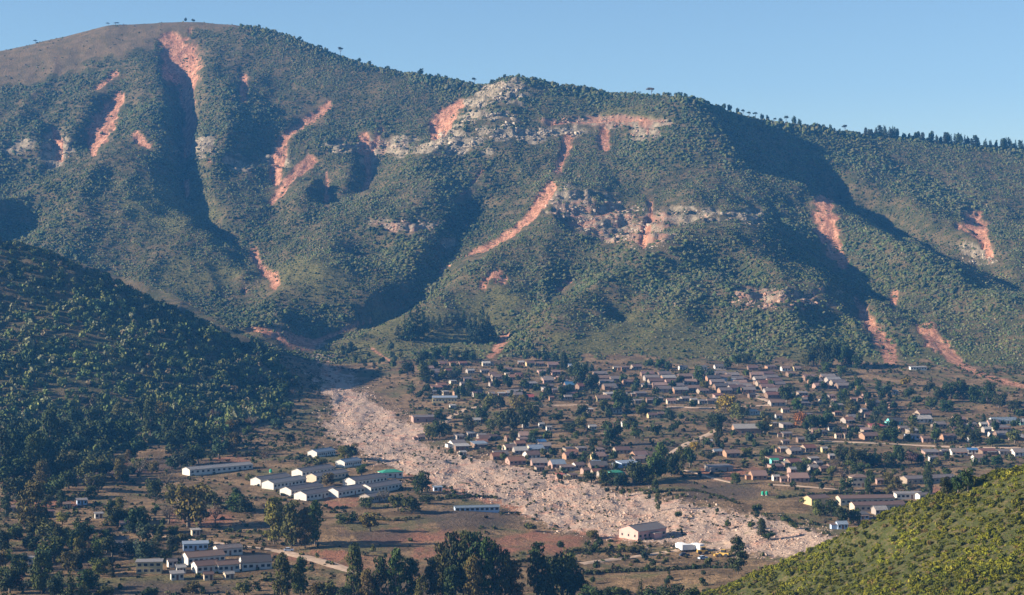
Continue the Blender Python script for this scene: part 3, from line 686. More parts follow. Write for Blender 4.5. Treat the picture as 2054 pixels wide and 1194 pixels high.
def building(root, L, W, H, wall, roof, form='gable', windows=3, floors=1, pitch=.30, over=.45, door=True, endwin=0):
    """front faces local -y; the long side runs along x"""
    x0, x1, y0, y1 = -L / 2, L / 2, -W / 2, W / 2
    wm, rm = WM[wall], RM[roof]; t = .14
    rise = W / 2 * pitch
    mb = MB()
    if form == 'gable':
        mb.prism([(y0, -1.5), (y1, -1.5), (y1, H), (0, H + rise), (y0, H)], x0, x1)
    elif form == 'mono':
        mb.prism([(y0, -1.5), (y1, -1.5), (y1, H + W * .09), (y0, H)], x0, x1)
    else:
        mb.box(x0, x1, y0, y1, -1.5, H)
    mb.build("wall", wm, root)
    rb = MB()
    if form == 'gable':
        k = pitch; ye = W / 2 + over; ze = H - over * k
        rb.prism([(-ye, ze + .03), (0, H + rise + .03), (0, H + rise + .03 + t), (-ye, ze + .03 + t)], x0 - over * .6, x1 + over * .6)
        rb.prism([(0, H + rise + .031), (ye, ze + .031), (ye, ze + .03 + t), (0, H + rise + .029 + t)], x0 - over * .6, x1 + over * .6)
        rb.box(x0 - over * .5, x1 + over * .5, -.16, .16, H + rise + t - .02, H + rise + t + .10)
    elif form == 'mono':
        k = .09; rb.prism([(y0 - over, H + .03 - over * k), (y1 + over, H + W * k + .03 + over * k), (y1 + over, H + W * k + .03 + over * k + t), (y0 - over, H + .03 - over * k + t)], x0 - over, x1 + over)
    elif form == 'hip':
        a, b = x0 - over, x1 + over; c_, d_ = y0 - over, y1 + over; h = W / 2 * .42; e = min(W / 2 + over, L / 2 - .2)
        rb.poly([(a,c_,H),(b,c_,H),(b,d_,H),(a,d_,H),(a,c_,H+t),(b,c_,H+t),(b,d_,H+t),(a,d_,H+t),(a+e,0,H+h),(b-e,0,H+h)],
                [(0,3,2,1),(0,1,5,4),(1,2,6,5),(2,3,7,6),(3,0,4,7),(4,5,9,8),(6,7,8,9),(5,6,9),(7,4,8)])
    elif form == 'flat':
        rb.box(x0 - over, x1 + over, y0 - over, y1 + over, H + .02, H + .25)
    roof_ob = rb.build("roof", rm, root)
    fh = H / floors
    for fl in range(floors):
        zb = fl * fh
        slots = windows + (1 if door and fl == 0 else 0)
        for i in range(slots):
            cx = x0 + L * (i + .5) / slots
            if door and fl == 0 and i == slots // 2:
                MB().box(cx - .45, cx + .45, y0 - .05, y0 + .05, 0, 2.05).build("door", m_door, root); continue
            w = min(.75, L / slots * .3); zc = zb + min(fh * .55, 1.6)
            wb = MB().box(cx - w, cx + w, y0 - .03, y0 + .03, zc - .55, zc + .55, 0)
            wo = MB().box(cx - w - .08, cx + w + .08, y0 - .02, y0 + .02, zc - .63, zc + .63, 0).build("window", m_frame, root)
            wb.build("pane", m_glass, wo)
        for i in range(endwin):
            cy = y0 + W * (i + .5) / endwin; zc = zb + min(fh * .55, 1.6)
            wo = MB().box(x0 - .02, x0 + .02, cy - .58, cy + .58, zc - .63, zc + .63, 0).build("window", m_frame, root)
            MB().box(x0 - .03, x0 + .03, cy - .5, cy + .5, zc - .55, zc + .55, 0).build("pane", m_glass, wo)
    return roof_ob
def site(px, py, L, W, rz):
    """a level place for a building whose near edge shows at (px, py)"""
    x, y, z = spot(px, py, 705.0 if px > 1400 else 420.0); y += abs(math.sin(rz)) * L / 2 + abs(math.cos(rz)) * W / 2; x = (px - PX0) / FOC * y
    c, s = math.cos(rz), math.sin(rz)
    zz = [float(ground(x + c * a - s * b, y + s * a + c * b)) for a in (-L / 2, 0, L / 2) for b in (-W / 2, 0, W / 2)]
    footprints.append((x, y, max(L, W) * .5 + .5))
    return x, y, min(zz[4], np.mean(zz)) + .1
ONES = "first second third fourth fifth sixth seventh eighth ninth tenth eleventh twelfth thirteenth fourteenth fifteenth sixteenth seventeenth eighteenth nineteenth".split()
ORD = ONES + ["twentieth"] + ["twenty-" + o for o in ONES[:9]] + ["thirtieth"] + ["thirty-" + o for o in ONES[:9]] + ["fortieth"] + ["forty-" + o for o in ONES[:9]] + ["fiftieth"]
def place_word(i, n):
    if n == 1: return "alone"
    if i == 0: return "leftmost"
    if i == n - 1: return "rightmost"
    return ORD[i] + " from left" if i <= (n - 1) / 2 else ORD[n - 1 - i] + " from right"
rr = random.Random(11)
def house_row(where, group, theta, houses, forms=('gable', 'mono', 'gable')):
    houses = sorted(houses, key=lambda h: h[0]); n = len(houses)
    for i, (px, py, w, wa, ro) in enumerate(houses):
        x, y, z = spot(px, py, 705.0 if px > 1400 else 420.0); sc = y / FOC
        rz = theta + rr.uniform(-.10, .10); W = rr.uniform(7.6, 9.4)
        L = (w * sc - W * abs(math.sin(rz))) / math.cos(rz); 
        if L < 4.2: W = 4.4; L = max(3.6, (w * sc - W * abs(math.sin(rz))) / math.cos(rz))
        if W > L * 1.1: W = L * .9
        H = rr.uniform(2.2, 2.55); form = forms[rr.randrange(len(forms))]
        small = w * sc < 5
        nm = "shed" if small else "house"
        root = empty(nm, site(px, py, L, W, rz), rz, label=f"{WALL[wa][0]} {nm} with {ROOF[ro][0]} roof, {place_word(i, n)} {where}", category=nm, group=group)
        building(root, L, W, H, wa, ro, form, windows=1 if small else (2 if L < 9 else 3), pitch=rr.uniform(.40, .56), endwin=0 if small or theta < .4 else 1)
        if not small and rr.random() < .5: annex(root, L, W, H, wa, rr.choice('GNRLD'))
def annex(root, L, W, H, wall, roof):
    """a lean-to or a veranda built on later"""
    side = rr.choice((-1, 1)); w = rr.uniform(2.2, 3.4); k = rr.random()
    if k < .55:
        x0 = side * L / 2; x1 = x0 + side * w; a, b = min(x0, x1), max(x0, x1); y0 = -W * rr.uniform(.1, .45); y1 = W * rr.uniform(.1, .4); h = H * .82
        MB().box(a + (.02 if side > 0 else 0), b - (.02 if side < 0 else 0), y0, y1, -1.4, h).build("lean_to", WM[wall], root)
        MB().prism([(y0 - .3, h + .03), (y1 + .3, h + .35), (y1 + .3, h + .45), (y0 - .3, h + .13)], a - (.3 if side < 0 else -.25), b + (.3 if side > 0 else -.25)).build("lean_to_roof", RM[roof], root)
    else:
        x0 = -L * rr.uniform(.2, .45); x1 = L * rr.uniform(.2, .45); y0 = -W / 2 - 1.9
        vr = MB().prism([(y0, H * .80), (-W / 2 - .5, H * .92), (-W / 2 - .5, H * .92 + .08), (y0, H * .80 + .08)], x0, x1).build("veranda_roof", RM[roof], root)
        for px_ in (x0 + .15, (x0 + x1) / 2, x1 - .15): MB().box(px_ - .06, px_ + .06, y0 + .1, y0 + .22, -1.2, H * .80).build("post", m_door, vr)
ROWS = [
 ("in top row left of red gully", .22, [(865,734,19,'c','N'),(888,735,19,'y','N'),(908,735,18,'n','R'),(928,735,20,'n','R'),(975,735,19,'c','L')]),
 ("in top row right of red gully", .18, [(1045,733,14,'p','L'),(1063,735,20,'y','N'),(1083,735,17,'e','N'),(1109,738,22,'n','P'),(1148,740,20,'e','S'),(1169,741,17,'w','L'),(1235,743,13,'c','G'),(1253,744,19,'o','N'),(1276,742,22,'e','N')]),
 ("of white trio at mountain foot", .12, [(1370,743,20,'w','D'),(1407,743,21,'w','D'),(1444,742,24,'w','D')]),
 ("in top row beside dark grove", .12, [(1509,744,21,'n','N'),(1546,742,23,'o','N'),(1575,745,20,'w','N'),(1598,745,18,'y','N')]),
 ("in cluster above yellow school block", .35, [(873,750,23,'g','G'),(901,751,21,'y','R'),(877,760,24,'g','D'),(906,762,21,'n','R'),(908,771,20,'c','L'),(885,780,24,'n','R'),(930,776,17,'g','G'),(916,785,15,'o','R'),(869,792,20,'c','L'),(893,793,19,'c','L'),(915,794,15,'o','N')]),
 ("in cluster below red gully mouth", .3, [(972,750,20,'e','G'),(988,757,20,'n','N'),(976,764,18,'n','G'),(992,768,16,'e','P'),(1017,756,9,'c','L'),(987,776,15,'g','N')]),
 ("in short row above central trees", .15, [(986,796,16,'g','G'),(1006,796,16,'p','L'),(1026,795,18,'c','L'),(1039,799,20,'e','G'),(1061,804,23,'y','K'),(1106,804,8,'o','R'),(1139,803,20,'g','G')]),
 ("in slanting cluster under tall trees", .3, [(1087,751,22,'p','P'),(1114,753,22,'p','P'),(1099,763,18,'e','G'),(1124,763,16,'o','P'),(1132,771,18,'e','G'),(1104,779,16,'o','N'),(1144,780,28,'n','U'),(1112,789,14,'n','G')]),
 ("in middle terrace above dirt street", .2, [(1190,806,14,'y','N'),(1209,806,32,'y','N'),(1250,797,20,'g','G'),(1281,811,22,'e','G'),(1304,808,18,'n','N'),(1323,806,18,'e','G'),(1346,811,20,'c','P'),(1374,806,22,'e','G'),(1391,809,18,'e','L'),(1409,811,18,'g','G'),(1424,811,17,'e','N'),(1441,806,16,'g','L')]),
 ("in scattered row below middle terrace", .15, [(1183,828,14,'c','L'),(1233,830,30,'c','D'),(1308,840,22,'y','N'),(1325,838,14,'e','N'),(1255,857,20,'w','L'),(1188,863,16,'w','L')]),
 ("along track under central trees", .15, [(956,850,18,'y','L'),(998,855,16,'w','L'),(1054,858,15,'w','L'),(1086,858,10,'w','L'),(1101,864,10,'w','L'),(908,820,14,'w','L')]),
 ("in lower township west block", .40, [(921,882,26,'g','G'),(943,878,20,'e','L'),(966,882,24,'g','G'),(988,883,20,'g','N'),(917,898,38,'w','G'),(961,899,35,'n','S'),(928,916,12,'w','L'),(843,884,20,'p','P')]),
 ("in lower township middle block", .40, [(1021,886,26,'n','R'),(1048,889,30,'e','N'),(1042,898,28,'n','R'),(1021,906,32,'c','N'),(1002,920,38,'c','G'),(1034,934,42,'p','R'),(1085,894,28,'g','U'),(1073,909,38,'c','S'),(1066,922,36,'w','N')]),
 ("in lower township east block", .36, [(1140,908,28,'e','D'),(1166,907,26,'e','G'),(1142,922,32,'o','P'),(1117,940,36,'p','S'),(1160,942,32,'w','N'),(1124,962,19,'p','K'),(1148,962,21,'y','N'),(1082,946,24,'e','N'),(1201,911,30,'c','N'),(1200,924,32,'y','P'),(1174,952,20,'p','N'),(1196,936,20,'u','S'),(1281,922,38,'o','P'),(1258,939,46,'u','S'),(1234,958,32,'t','E'),(1205,957,16,'g','G')]),
 ("on open ground west of church", .25, [(1421,893,19,'c','L'),(1439,914,22,'g','S'),(1466,918,34,'o','N'),(1386,925,20,'n','D'),(1510,833,18,'w','L'),(1552,857,22,'y','G'),(1520,963,36,'o','P'),(1556,965,9,'w','L')]),
 ("in scatter below long terrace blocks", .2, [(1609,796,22,'e','G'),(1613,808,14,'e','G'),(1650,810,16,'c','G'),(1678,811,20,'e','P'),(1711,808,12,'o','P'),(1713,823,14,'c','N'),(1736,800,16,'p','P'),(1723,784,12,'o','N'),(1795,792,12,'w','L'),(1575,829,18,'c','N'),(1562,841,14,'w','N'),(1741,838,24,'e','N')]),
 ("in dense row above eastern street", .2, [(1668,864,14,'w','D'),(1706,862,12,'o','N'),(1728,863,12,'o','N'),(1757,862,28,'n','K'),(1743,883,38,'o','N'),(1811,866,18,'o','G'),(1831,868,14,'c','G'),(1688,868,16,'n','N'),(1681,880,14,'c','N'),(1700,880,18,'e','N'),(1635,870,14,'n','N'),(1578,878,22,'e','G'),(1605,888,20,'n','G'),(1829,883,28,'u','D'),(1858,888,28,'p','N'),(1902,887,30,'o','N'),(1947,888,10,'w','L'),(1575,893,16,'e','N')]),
 ("among buildings by right edge", .15, [(1794,853,32,'t','D'),(1849,848,38,'w','L'),(2012,851,54,'w','S'),(2052,853,24,'m','L'),(1950,858,20,'y','G'),(1972,858,18,'c','L'),(2005,866,42,'c','G'),(1990,877,18,'w','D'),(2014,877,18,'w','D')]),
 ("in lane between church and shops", .25, [(1570,908,18,'o','L'),(1592,906,14,'o','N'),(1653,908,12,'y','L'),(1553,932,20,'t','E'),(1581,932,20,'m','G'),(1604,933,20,'p','G'),(1632,928,24,'g','G'),(1630,945,22,'g','G'),(1652,948,22,'n','N'),(1668,922,14,'p','L')]),
 ("in shop row under eastern street", .12, [(1866,916,30,'p','G'),(1894,912,18,'e','G'),(1922,914,34,'w','G'),(1950,911,22,'w','U'),(1982,914,34,'n','R'),(2013,914,26,'g','G'),(2043,916,30,'w','G'),(1871,926,18,'w','G'),(1963,927,28,'w','N')]),
 ("on lowest eastern terrace", .15, [(1600,968,42,'p','P'),(1572,968,14,'p','N'),(1764,972,14,'p','N'),(1688,1062,25,'u','S'),(1726,1043,34,'u','D'),(1764,1033,34,'g','L')]),
 ("among huts in lower left woods", .3, [(241,1098,40,'w','D'),(262,1104,26,'u','G'),(65,1133,22,'w','L'),(198,1041,10,'w','L'),(134,1021,12,'y','N'),(164,1014,24,'u','G'),(100,1038,16,'e','R'),(27,1028,14,'e','N'),(250,1062,30,'n','P'),(392,1075,11,'c','L'),(33,1176,30,'n','R')]),
 ("by white clinic in lower left", .35, [(355,1165,30,'w','L'),(362,1152,26,'w','L'),(345,1139,22,'w','G'),(459,1163,16,'c','L'),(418,1165,14,'c','N')]),
]
for where, th, hs in ROWS: house_row(where, "houses " + where, th, hs)
def infill(where, poly, n, seed):
    q = random.Random(seed); out = []; t_ = 0; xs = [p[0] for p in poly]; ys = [p[1] for p in poly]; mine = []
    while len(out) < n and t_ < 3000:
        t_ += 1; px, py = q.uniform(min(xs), max(xs)), q.uniform(min(ys), max(ys))
        if not in_poly([px], [py], poly)[0]: continue
        x, y, z = spot(px, py)
        if any((x - a) ** 2 + (y + 3 - b) ** 2 < (c + 5.5) ** 2 for a, b, c in footprints) or any((x - a) ** 2 + (y - b) ** 2 < 190 for a, b in mine): continue
        mine.append((x, y)); w = q.uniform(7, 12) * FOC / y
        out.append((px, py, w, q.choice('negpnege'), q.choice('GGNRPLDN')))
    house_row(where, "houses " + where, q.uniform(.15, .4), out)
infill("among trees below slanting terraces", [(1010,745),(1190,750),(1180,800),(1010,800)], 12, 1)
infill("in gaps of upper western houses", [(850,740),(1000,745),(1010,800),(860,800)], 8, 2)
infill("in gaps of terrace quarter", [(1200,748),(1600,752),(1590,806),(1200,800)], 16, 3)
infill("in gaps of eastern quarter", [(1600,785),(1800,800),(1830,885),(1560,880)], 18, 4)
infill("in gaps of lower township", [(900,880),(1060,880),(1240,900),(1300,940),(1190,960),(1060,945),(930,912)], 14, 5)
infill("in gaps near right edge", [(1830,835),(2054,840),(2054,890),(1830,885)], 10, 6)
infill("below shops near right edge", [(1540,905),(1680,905),(1700,960),(1540,950)], 8, 7)
# the long terraces: streets of houses running down the slope
STREETS = [((1203,757),(1222,783),4,'GNG'),((1238,767),(1262,775),2,'GN'),((1298,757),(1331,788),5,'PGN'),((1332,757),(1364,790),5,'GLN'),((1374,762),(1390,786),3,'NP'),((1422,757),(1454,791),5,'GD'),((1444,757),(1476,786),5,'GNL'),
 ((1468,760),(1500,790),5,'GGP'),((1517,759),(1545,792),5,'PGN'),((1538,757),(1566,786),5,'NG'),((1549,800),(1558,815),2,'RN'),((1624,764),(1646,781),3,'PG'),((1660,763),(1690,781),4,'GLG')]
NAMES = ["first", "second", "third", "fourth", "fifth", "sixth", "seventh", "eighth", "ninth", "tenth", "eleventh", "twelfth", "thirteenth"]
for si, (a, b, n, roofs) in enumerate(STREETS):
    side = f"{NAMES[si]} slanting terrace from left" if si < 7 else f"{NAMES[12 - si]} slanting terrace from right" if si < 12 else "rightmost slanting terrace"
    for k in range(n):
        t = k / max(1, n - 1); px = a[0] + (b[0] - a[0]) * t; py = a[1] + (b[1] - a[1]) * t
        wa = 'npgneo'[(si * 3 + k * 2) % 6]; ro = roofs[k % len(roofs)]
        word = ["top", "second", "third", "fourth", "fifth"][k] if k < n - 1 else "bottom"
        rz = .20 + rr.uniform(-.04, .04); L, W = 10.8 + rr.uniform(-.8, 1.2), 8.6
        root = empty("row_house", site(px, py, L, W, rz), rz, label=f"{word} {WALL[wa][0]} house with {ROOF[ro][0]} roof in {side}", category="house", group="row houses in slanting terraces")
        building(root, L, W, 2.5, wa, ro, 'gable', windows=2, pitch=.44)
# larger buildings
def big(name, label, cat, px, py, L, W, H, rz, wall, roof, group=None, **kw):
    root = empty(name, site(px, py, L, W, rz), rz, label=label, category=cat)
    if group: root['group'] = group
    building(root, L, W, H, wall, roof, **kw); return root
big("school_block", "yellow school block with blue grey roof beside boulder field", "school", 892, 808, 19, 7, 3.6, .06, 'y', 'S', windows=7, pitch=.3)
r_ = big("church", "orange brick church with cross on its grey roof", "church", 1497, 873, 18, 9, 4.2, .10, 'o', 'L', windows=5, pitch=.55, door=False)
MB().box(-.09, .09, -.09, .09, 6.6, 9.2).box(-.7, .7, -.06, .06, 8.3, 8.5).build("cross", m_slab, r_); bpy.data.objects[r_.name].children[-1].location.x = 2.5
big("warehouse", "wide grey roofed warehouse on edge of boulder field", "warehouse", 853, 848, 19, 11, 3.4, .22, 'p', 'G', windows=2, pitch=.2)
big("shed", "long white shed alone in brown grass at mountain foot", "shed", 1841, 743, 14, 5, 2.4, .1, 'w', 'L', windows=5, form='mono')
h_ = big("hall", "pink hall with grey gabled roof beside boulder field", "hall", 1289, 1084, 18.5, 12, 3.8, .74, 'h', 'G', windows=5, pitch=.34, endwin=3)
p_ = MB().box(-1.5, 3.2, -9.0, -6.03, -1, 2.5).build("porch", WM['h'], h_); MB().box(-1.8, 3.5, -9.3, -5.99, 2.52, 2.66).build("porch_roof", RM['G'], p_)
big("school_block", "long low grey school block with rows of dark windows left of campus", "school", 437, 955, 42, 8, 2.9, .72, 'w', 'L', windows=12, pitch=.28, door=False)
CAMP = [(678-33, 918, 17, 7.5, 'w', 'S', "farthest white block, left of dark round tree"), (699, 939, 15, 7, 'w', 'S', "small white block below dark round tree"), (628, 958, 27, 8, 'w', 'G', "white block with grey roof at top row of campus"),
 (657, 968, 27, 7.5, 'c', 'G', "cream ended block behind olive tree"), (543, 975, 24, 7.5, 'w', 'G', "leftmost block of campus"), (570, 983, 26, 8.5, 'w', 'L', "pale roofed block second from left"),
 (605, 996, 25, 8, 'w', 'G', "block third from left in front rank"), (636, 1006, 26, 8.5, 'w', 'G', "nearest block at front of campus"), (701, 999, 27, 8, 'w', 'G', "block right of nearest one"),
 (732, 979, 27, 9, 'w', 'G', "tallest block with cream upper storey"), (763, 990, 26, 8.5, 'w', 'G', "rightmost block beside green bushes"), (751, 1010, 15, 7, 'g', 'G', "shaded grey block behind round bush")]
for px, py, L, W, wa, ro, txt in CAMP:
    big("school_block", "white walled school " + txt if wa == 'w' and 'white' not in txt else "school " + txt, "school", px, py, L, W, 3.0, .95, wa, ro, group="school blocks on the campus", windows=8, pitch=.36)
big("classroom", "white classroom with bright green roof above campus", "school", 783, 960, 12, 7, 3.0, .45, 'w', 'E', windows=3, form='hip')
big("shed", "small pale blue shed in field left of boulder field", "shed", 878, 986, 4.5, 3, 2.1, .2, 'u', 'S', windows=1, form='mono')
big("poultry_house", "very long low pale blue shed on ploughed field", "shed", 956, 1027, 22, 4.5, 2.0, .18, 'u', 'S', windows=9, form='gable', door=False)
big("clinic_block", "pale blue flat block topmost in white clinic", "clinic", 392, 1106, 10.5, 5, 2.9, .2, 'u', 'S', windows=4, form='mono')
big("clinic_block", "longest white clinic block with dark roof and bright gable", "clinic", 408, 1134, 16, 8, 3.1, .5, 'w', 'N', windows=6, pitch=.4)
big("clinic_block", "white clinic block behind the longest one at right", "clinic", 457, 1117, 11, 6, 3.1, .5, 'w', 'G', windows=4, pitch=.36)
big("clinic_block", "white clinic block with brown roof nearest the viewer", "clinic", 412, 1152, 9.5, 7, 3.0, .5, 'w', 'N', windows=3, pitch=.42)
big("clinic_block", "white clinic block with brown roof right of nearest one", "clinic", 455, 1150, 9, 6, 3.0, .45, 'w', 'N', windows=3, pitch=.38)
big("clinic_block", "white clinic block with wide dark roof at right end", "clinic", 512, 1145, 12, 8.5, 3.2, .3, 'w', 'D', windows=4, pitch=.5)
big("villa", "yellow two storey house on columns in lower left", "house", 300, 1152, 10, 7, 4.6, .1, 'y', 'L', windows=4, floors=2, form='flat', door=False)
big("school_block", "long cream school building with brown roof beside near hillside", "school", 1735, 1014, 28, 8, 3.2, .14, 'c', 'N', windows=9, pitch=.28)
big("school_block", "cream school building with brown roof in front of the long one", "school", 1760, 1027, 26, 8, 3.2, .14, 'c', 'N', windows=8, pitch=.28)
big("school_block", "yellow gabled school building left of the long cream one", "school", 1637, 1015, 11, 7, 3.2, .5, 'y', 'N', windows=2, pitch=.36)
big("school_block", "low white block with dark window gaps above near hillside", "school", 1822, 1002, 14, 5, 2.6, .12, 'w', 'L', windows=5, form='mono')
big("house", "small grey white house right of the low white block", "house", 1850, 1004, 5.5, 5, 2.6, .3, 'w', 'G', windows=1)
big("school_block", "long grey roofed building with white gable above near hillside", "school", 1862, 972, 30, 8, 3.0, .3, 'e', 'G', windows=8, pitch=.3)
big("villa", "cream double storey house with veranda among eastern trees", "house", 1723, 978, 9.5, 7, 5.2, .12, 'c', 'N', windows=3, floors=2, form='hip')
big("ruin", "grey collapsed roofed house on red earth", "house", 1442, 948, 14, 8, 2.4, .35, 'g', 'G', windows=1, form='mono')
# ------------------------------------------------------------------ dirt roads
m_road, g = new_mat("road_dirt", .95, .05)
g.put(g.b.inputs['Base Color'], g.mix(g.ramp(g.noise(.4, 4, .65), .35, .65), (.40, .285, .20), (.54, .40, .29)))
def road(pts, w, mat=m_road):
    P_ = [spot(px, py) for px, py in [tuple(q) for q in resample([(a, b) for a, b in pts], 3)]]
    P_ = np.array(P_); V = []; F = []
    dx = np.gradient(P_[:, 0]); dy = np.gradient(P_[:, 1]); ln = np.hypot(dx, dy) + 1e-6; nx, ny = -dy / ln, dx / ln
    s = [-1, -.5, 0, .5, 1]
    for i in range(len(P_)):
        wob = 1 + .25 * (float(vnoise(P_[i, 0] / 7, P_[i, 1] / 7, 3)) - .5)
        for a in s:
            x, y = P_[i, 0] + nx[i] * w / 2 * a * wob, P_[i, 1] + ny[i] * w / 2 * a * wob
            V.append((x, y, float(ground(x, y)) + (.16 if abs(a) < 1 else -.1)))
    n = len(s)
    for i in range(len(P_) - 1):
        for k in range(n - 1): F.append((i * n + k, (i + 1) * n + k, (i + 1) * n + k + 1, i * n + k + 1))
    mb = MB(); mb.poly(V, F); me = mb.mesh("dirt_road", mat, True)
    link("dirt_road", me, kind="structure")
ROADS = [([(1347,910),(1375,892),(1400,880),(1425,870),(1445,858)], 5), ([(890,850),(908,834),(935,821),(966,815)], 5), ([(1368,942),(1400,950),(1440,962),(1470,969)], 3),
 ([(1165,1131),(1230,1122),(1300,1113),(1360,1104),(1420,1098),(1480,1084)], 4), ([(555,1104),(600,1115),(640,1125),(690,1141),(725,1150)], 7), ([(1640,884),(1700,887),(1780,890),(1850,894),(1920,897),(2060,899)], 5),
 ([(1500,778),(1520,797),(1545,806),(1575,811)], 6), ([(1338,816),(1420,819),(1480,816),(1560,812)], 5), ([(1060,813),(1120,813),(1180,812)], 3.5), ([(1540,972),(1600,975),(1680,982),(1725,987)], 3.5), ([(250,1062),(300,1072),(400,1085),(555,1104)], 4)]
for pts_, w in ROADS: road(pts_, w * 1.3)
# ------------------------------------------------------------------ trees
m_leaf, g = new_mat("tree_leaves", .75, .12)
oi = g.add('ShaderNodeObjectInfo'); rnd = oi.outputs['Random']; tint = oi.outputs['Color']
c = g.mix(g.attr('leaf'), g.mix(1.0, tint, (.55, .60, .52), 'MULTIPLY'), g.mix(1.0, tint, (1.5, 1.42, 1.3), 'MULTIPLY'))
c = g.mix(g.ramp(g.noise(.35, 2), .35, .65), c, g.mix(1.0, c, (1.25, 1.12, .9), 'MULTIPLY'))
hsv = g.add('ShaderNodeHueSaturation'); g.put(hsv.inputs['Color'], c); g.put(hsv.inputs['Hue'], g.math('MULTIPLY_ADD', rnd, .03, .485)); g.put(hsv.inputs['Value'], g.math('MULTIPLY_ADD', rnd, .4, .8))
g.put(g.b.inputs['Base Color'], hsv.outputs[0])
m_bark, g = new_mat("bark", .9, .1)
g.put(g.b.inputs['Base Color'], g.mix(g.ramp(g.noise(1.2, 4, .7), .35, .65), (.10, .075, .055), (.26, .22, .18)))
def crown_mesh(name, v, f, t):
    me = new_mesh(name, v, f, 4, m_leaf); fattr(me, "leaf", t); return me
def tree_shape(kind, seed):
    """crown and trunk of unit height and unit crown width"""
    r = np.random.default_rng(seed); tb = MB(); lobes = []
    if kind == 'eucalyptus':
        for k in range(24):
            z = .14 + .80 * (k + r.uniform(0, 1)) / 24; s = .30 * (1 - abs(z - .45) * 1.2); a = r.uniform(0, 6.28)
            lobes.append((math.cos(a) * s * .95, math.sin(a) * s * .95, z, r.uniform(.17, .27), r.uniform(.17, .27), r.uniform(.06, .10)))
        lobes.append((0, 0, .93, .13, .13, .07)); n, size = 2600, .036
        tb.tube([(0,0,-.03),(.01,0,.3),(-.01,.01,.6),(0,0,.92)], [.035,.026,.016,.005], 6)
        for k in range(5):
            a = r.uniform(0, 6.28); z = r.uniform(.3, .7); tb.tube([(0,0,z),(math.cos(a)*.15,math.sin(a)*.15,z+.08),(math.cos(a)*.28,math.sin(a)*.28,z+.17)], [.012,.008,.003], 5)
    elif kind == 'broad':
        for k in range(20):
            a = r.uniform(0, 6.28); q = r.uniform(.04, .38); z = r.uniform(.20, .86) - q * .2
            lobes.append((math.cos(a) * q, math.sin(a) * q, z, r.uniform(.15, .24), r.uniform(.15, .24), r.uniform(.12, .19)))
        n, size = 1900, .044
        tb.tube([(0,0,-.05),(.01,.01,.2),(0,0,.45)], [.05,.04,.02], 7)
        for k in range(6):
            a = 6.28 * k / 6 + r.uniform(-.4, .4); tb.tube([(0,0,.2),(math.cos(a)*.14,math.sin(a)*.14,.4),(math.cos(a)*.3,math.sin(a)*.3,.6)], [.026,.016,.006], 5)
    elif kind == 'conifer':
        for k in range(16):
            z = .12 + .84 * k / 15; s = .42 * (1 - z) + .05
            for q in range(2):
                a = r.uniform(0, 6.28); lobes.append((math.cos(a) * s * .55, math.sin(a) * s * .55, z, s * .75, s * .75, .045))
        n, size = 1000, .040
        tb.tube([(0,0,-.04),(0,0,.5),(0,0,.96)], [.032,.02,.004], 6)
    elif kind == 'flat':
        for k in range(8):
            a = r.uniform(0, 6.28); q = r.uniform(.05, .36); lobes.append((math.cos(a) * q, math.sin(a) * q, r.uniform(.74, .92), .2, .2, .07))
        n, size = 420, .05
        tb.tube([(0,0,-.08),(.02,0,.4),(0,.02,.82)], [.035,.025,.012], 6)
        for k in range(5):
            a = r.uniform(0, 6.28); tb.tube([(0,0,.45),(math.cos(a)*.18,math.sin(a)*.18,.66),(math.cos(a)*.34,math.sin(a)*.34,.8)], [.014,.010,.004], 4)
    else:                                             # bare: a winter crown of fine twigs
        for k in range(12):
            a = r.uniform(0, 6.28); q = r.uniform(.05, .36); lobes.append((math.cos(a) * q, math.sin(a) * q, r.uniform(.42, .86), .17, .17, .13))
        n, size = 700, .020
        tb.tube([(0,0,-.05),(.01,.01,.2),(0,0,.45)], [.04,.03,.02], 6)
        for k in range(16):
            a = r.uniform(0, 6.28); q = r.uniform(.2, .46); z = r.uniform(.55, .95); tb.tube([(0,0,.22),(math.cos(a)*q*.5,math.sin(a)*q*.5,.22+(z-.22)*.6),(math.cos(a)*q,math.sin(a)*q,z)], [.016,.009,.003], 4)
    v, f, t = leaf_cloud(r, lobes, n, size)
    if kind == 'bare': t *= .4
    return crown_mesh(kind + "_crown", v, f, t), tb.mesh(kind + "_trunk", m_bark, True)
SHAPES = {k: [tree_shape(k, 100 + 7 * i + len(k)) for i in range(3)] for k in ('eucalyptus', 'broad', 'conifer', 'flat', 'bare')}
TINT = {'dark': (.030,.046,.018), 'green': (.048,.066,.020), 'olive': (.085,.088,.030), 'light': (.11,.115,.030), 'blue': (.036,.055,.036), 'yellow': (.17,.125,.028), 'orange': (.20,.095,.030), 'dry': (.135,.10,.075), 'purple': (.12,.085,.08), 'pine': (.026,.042,.022), 'lime': (.14,.17,.03)}
ADJ = {'dark': 'dark green', 'green': 'green', 'olive': 'olive green', 'light': 'light green', 'blue': 'bluish green', 'yellow': 'yellow leaved', 'orange': 'orange leaved', 'dry': 'dry brown', 'purple': 'bare purplish', 'pine': 'dark green', 'lime': 'lime green'}
NOUN = {'eucalyptus': ('eucalyptus_tree', 'tall tree'), 'broad': ('round_tree', 'round tree'), 'conifer': ('conifer_tree', 'pointed conifer'), 'flat': ('flat_topped_tree', 'flat topped tree'), 'bare': ('bare_tree', 'twiggy tree')}
tr = random.Random(5)
PLANTED = []
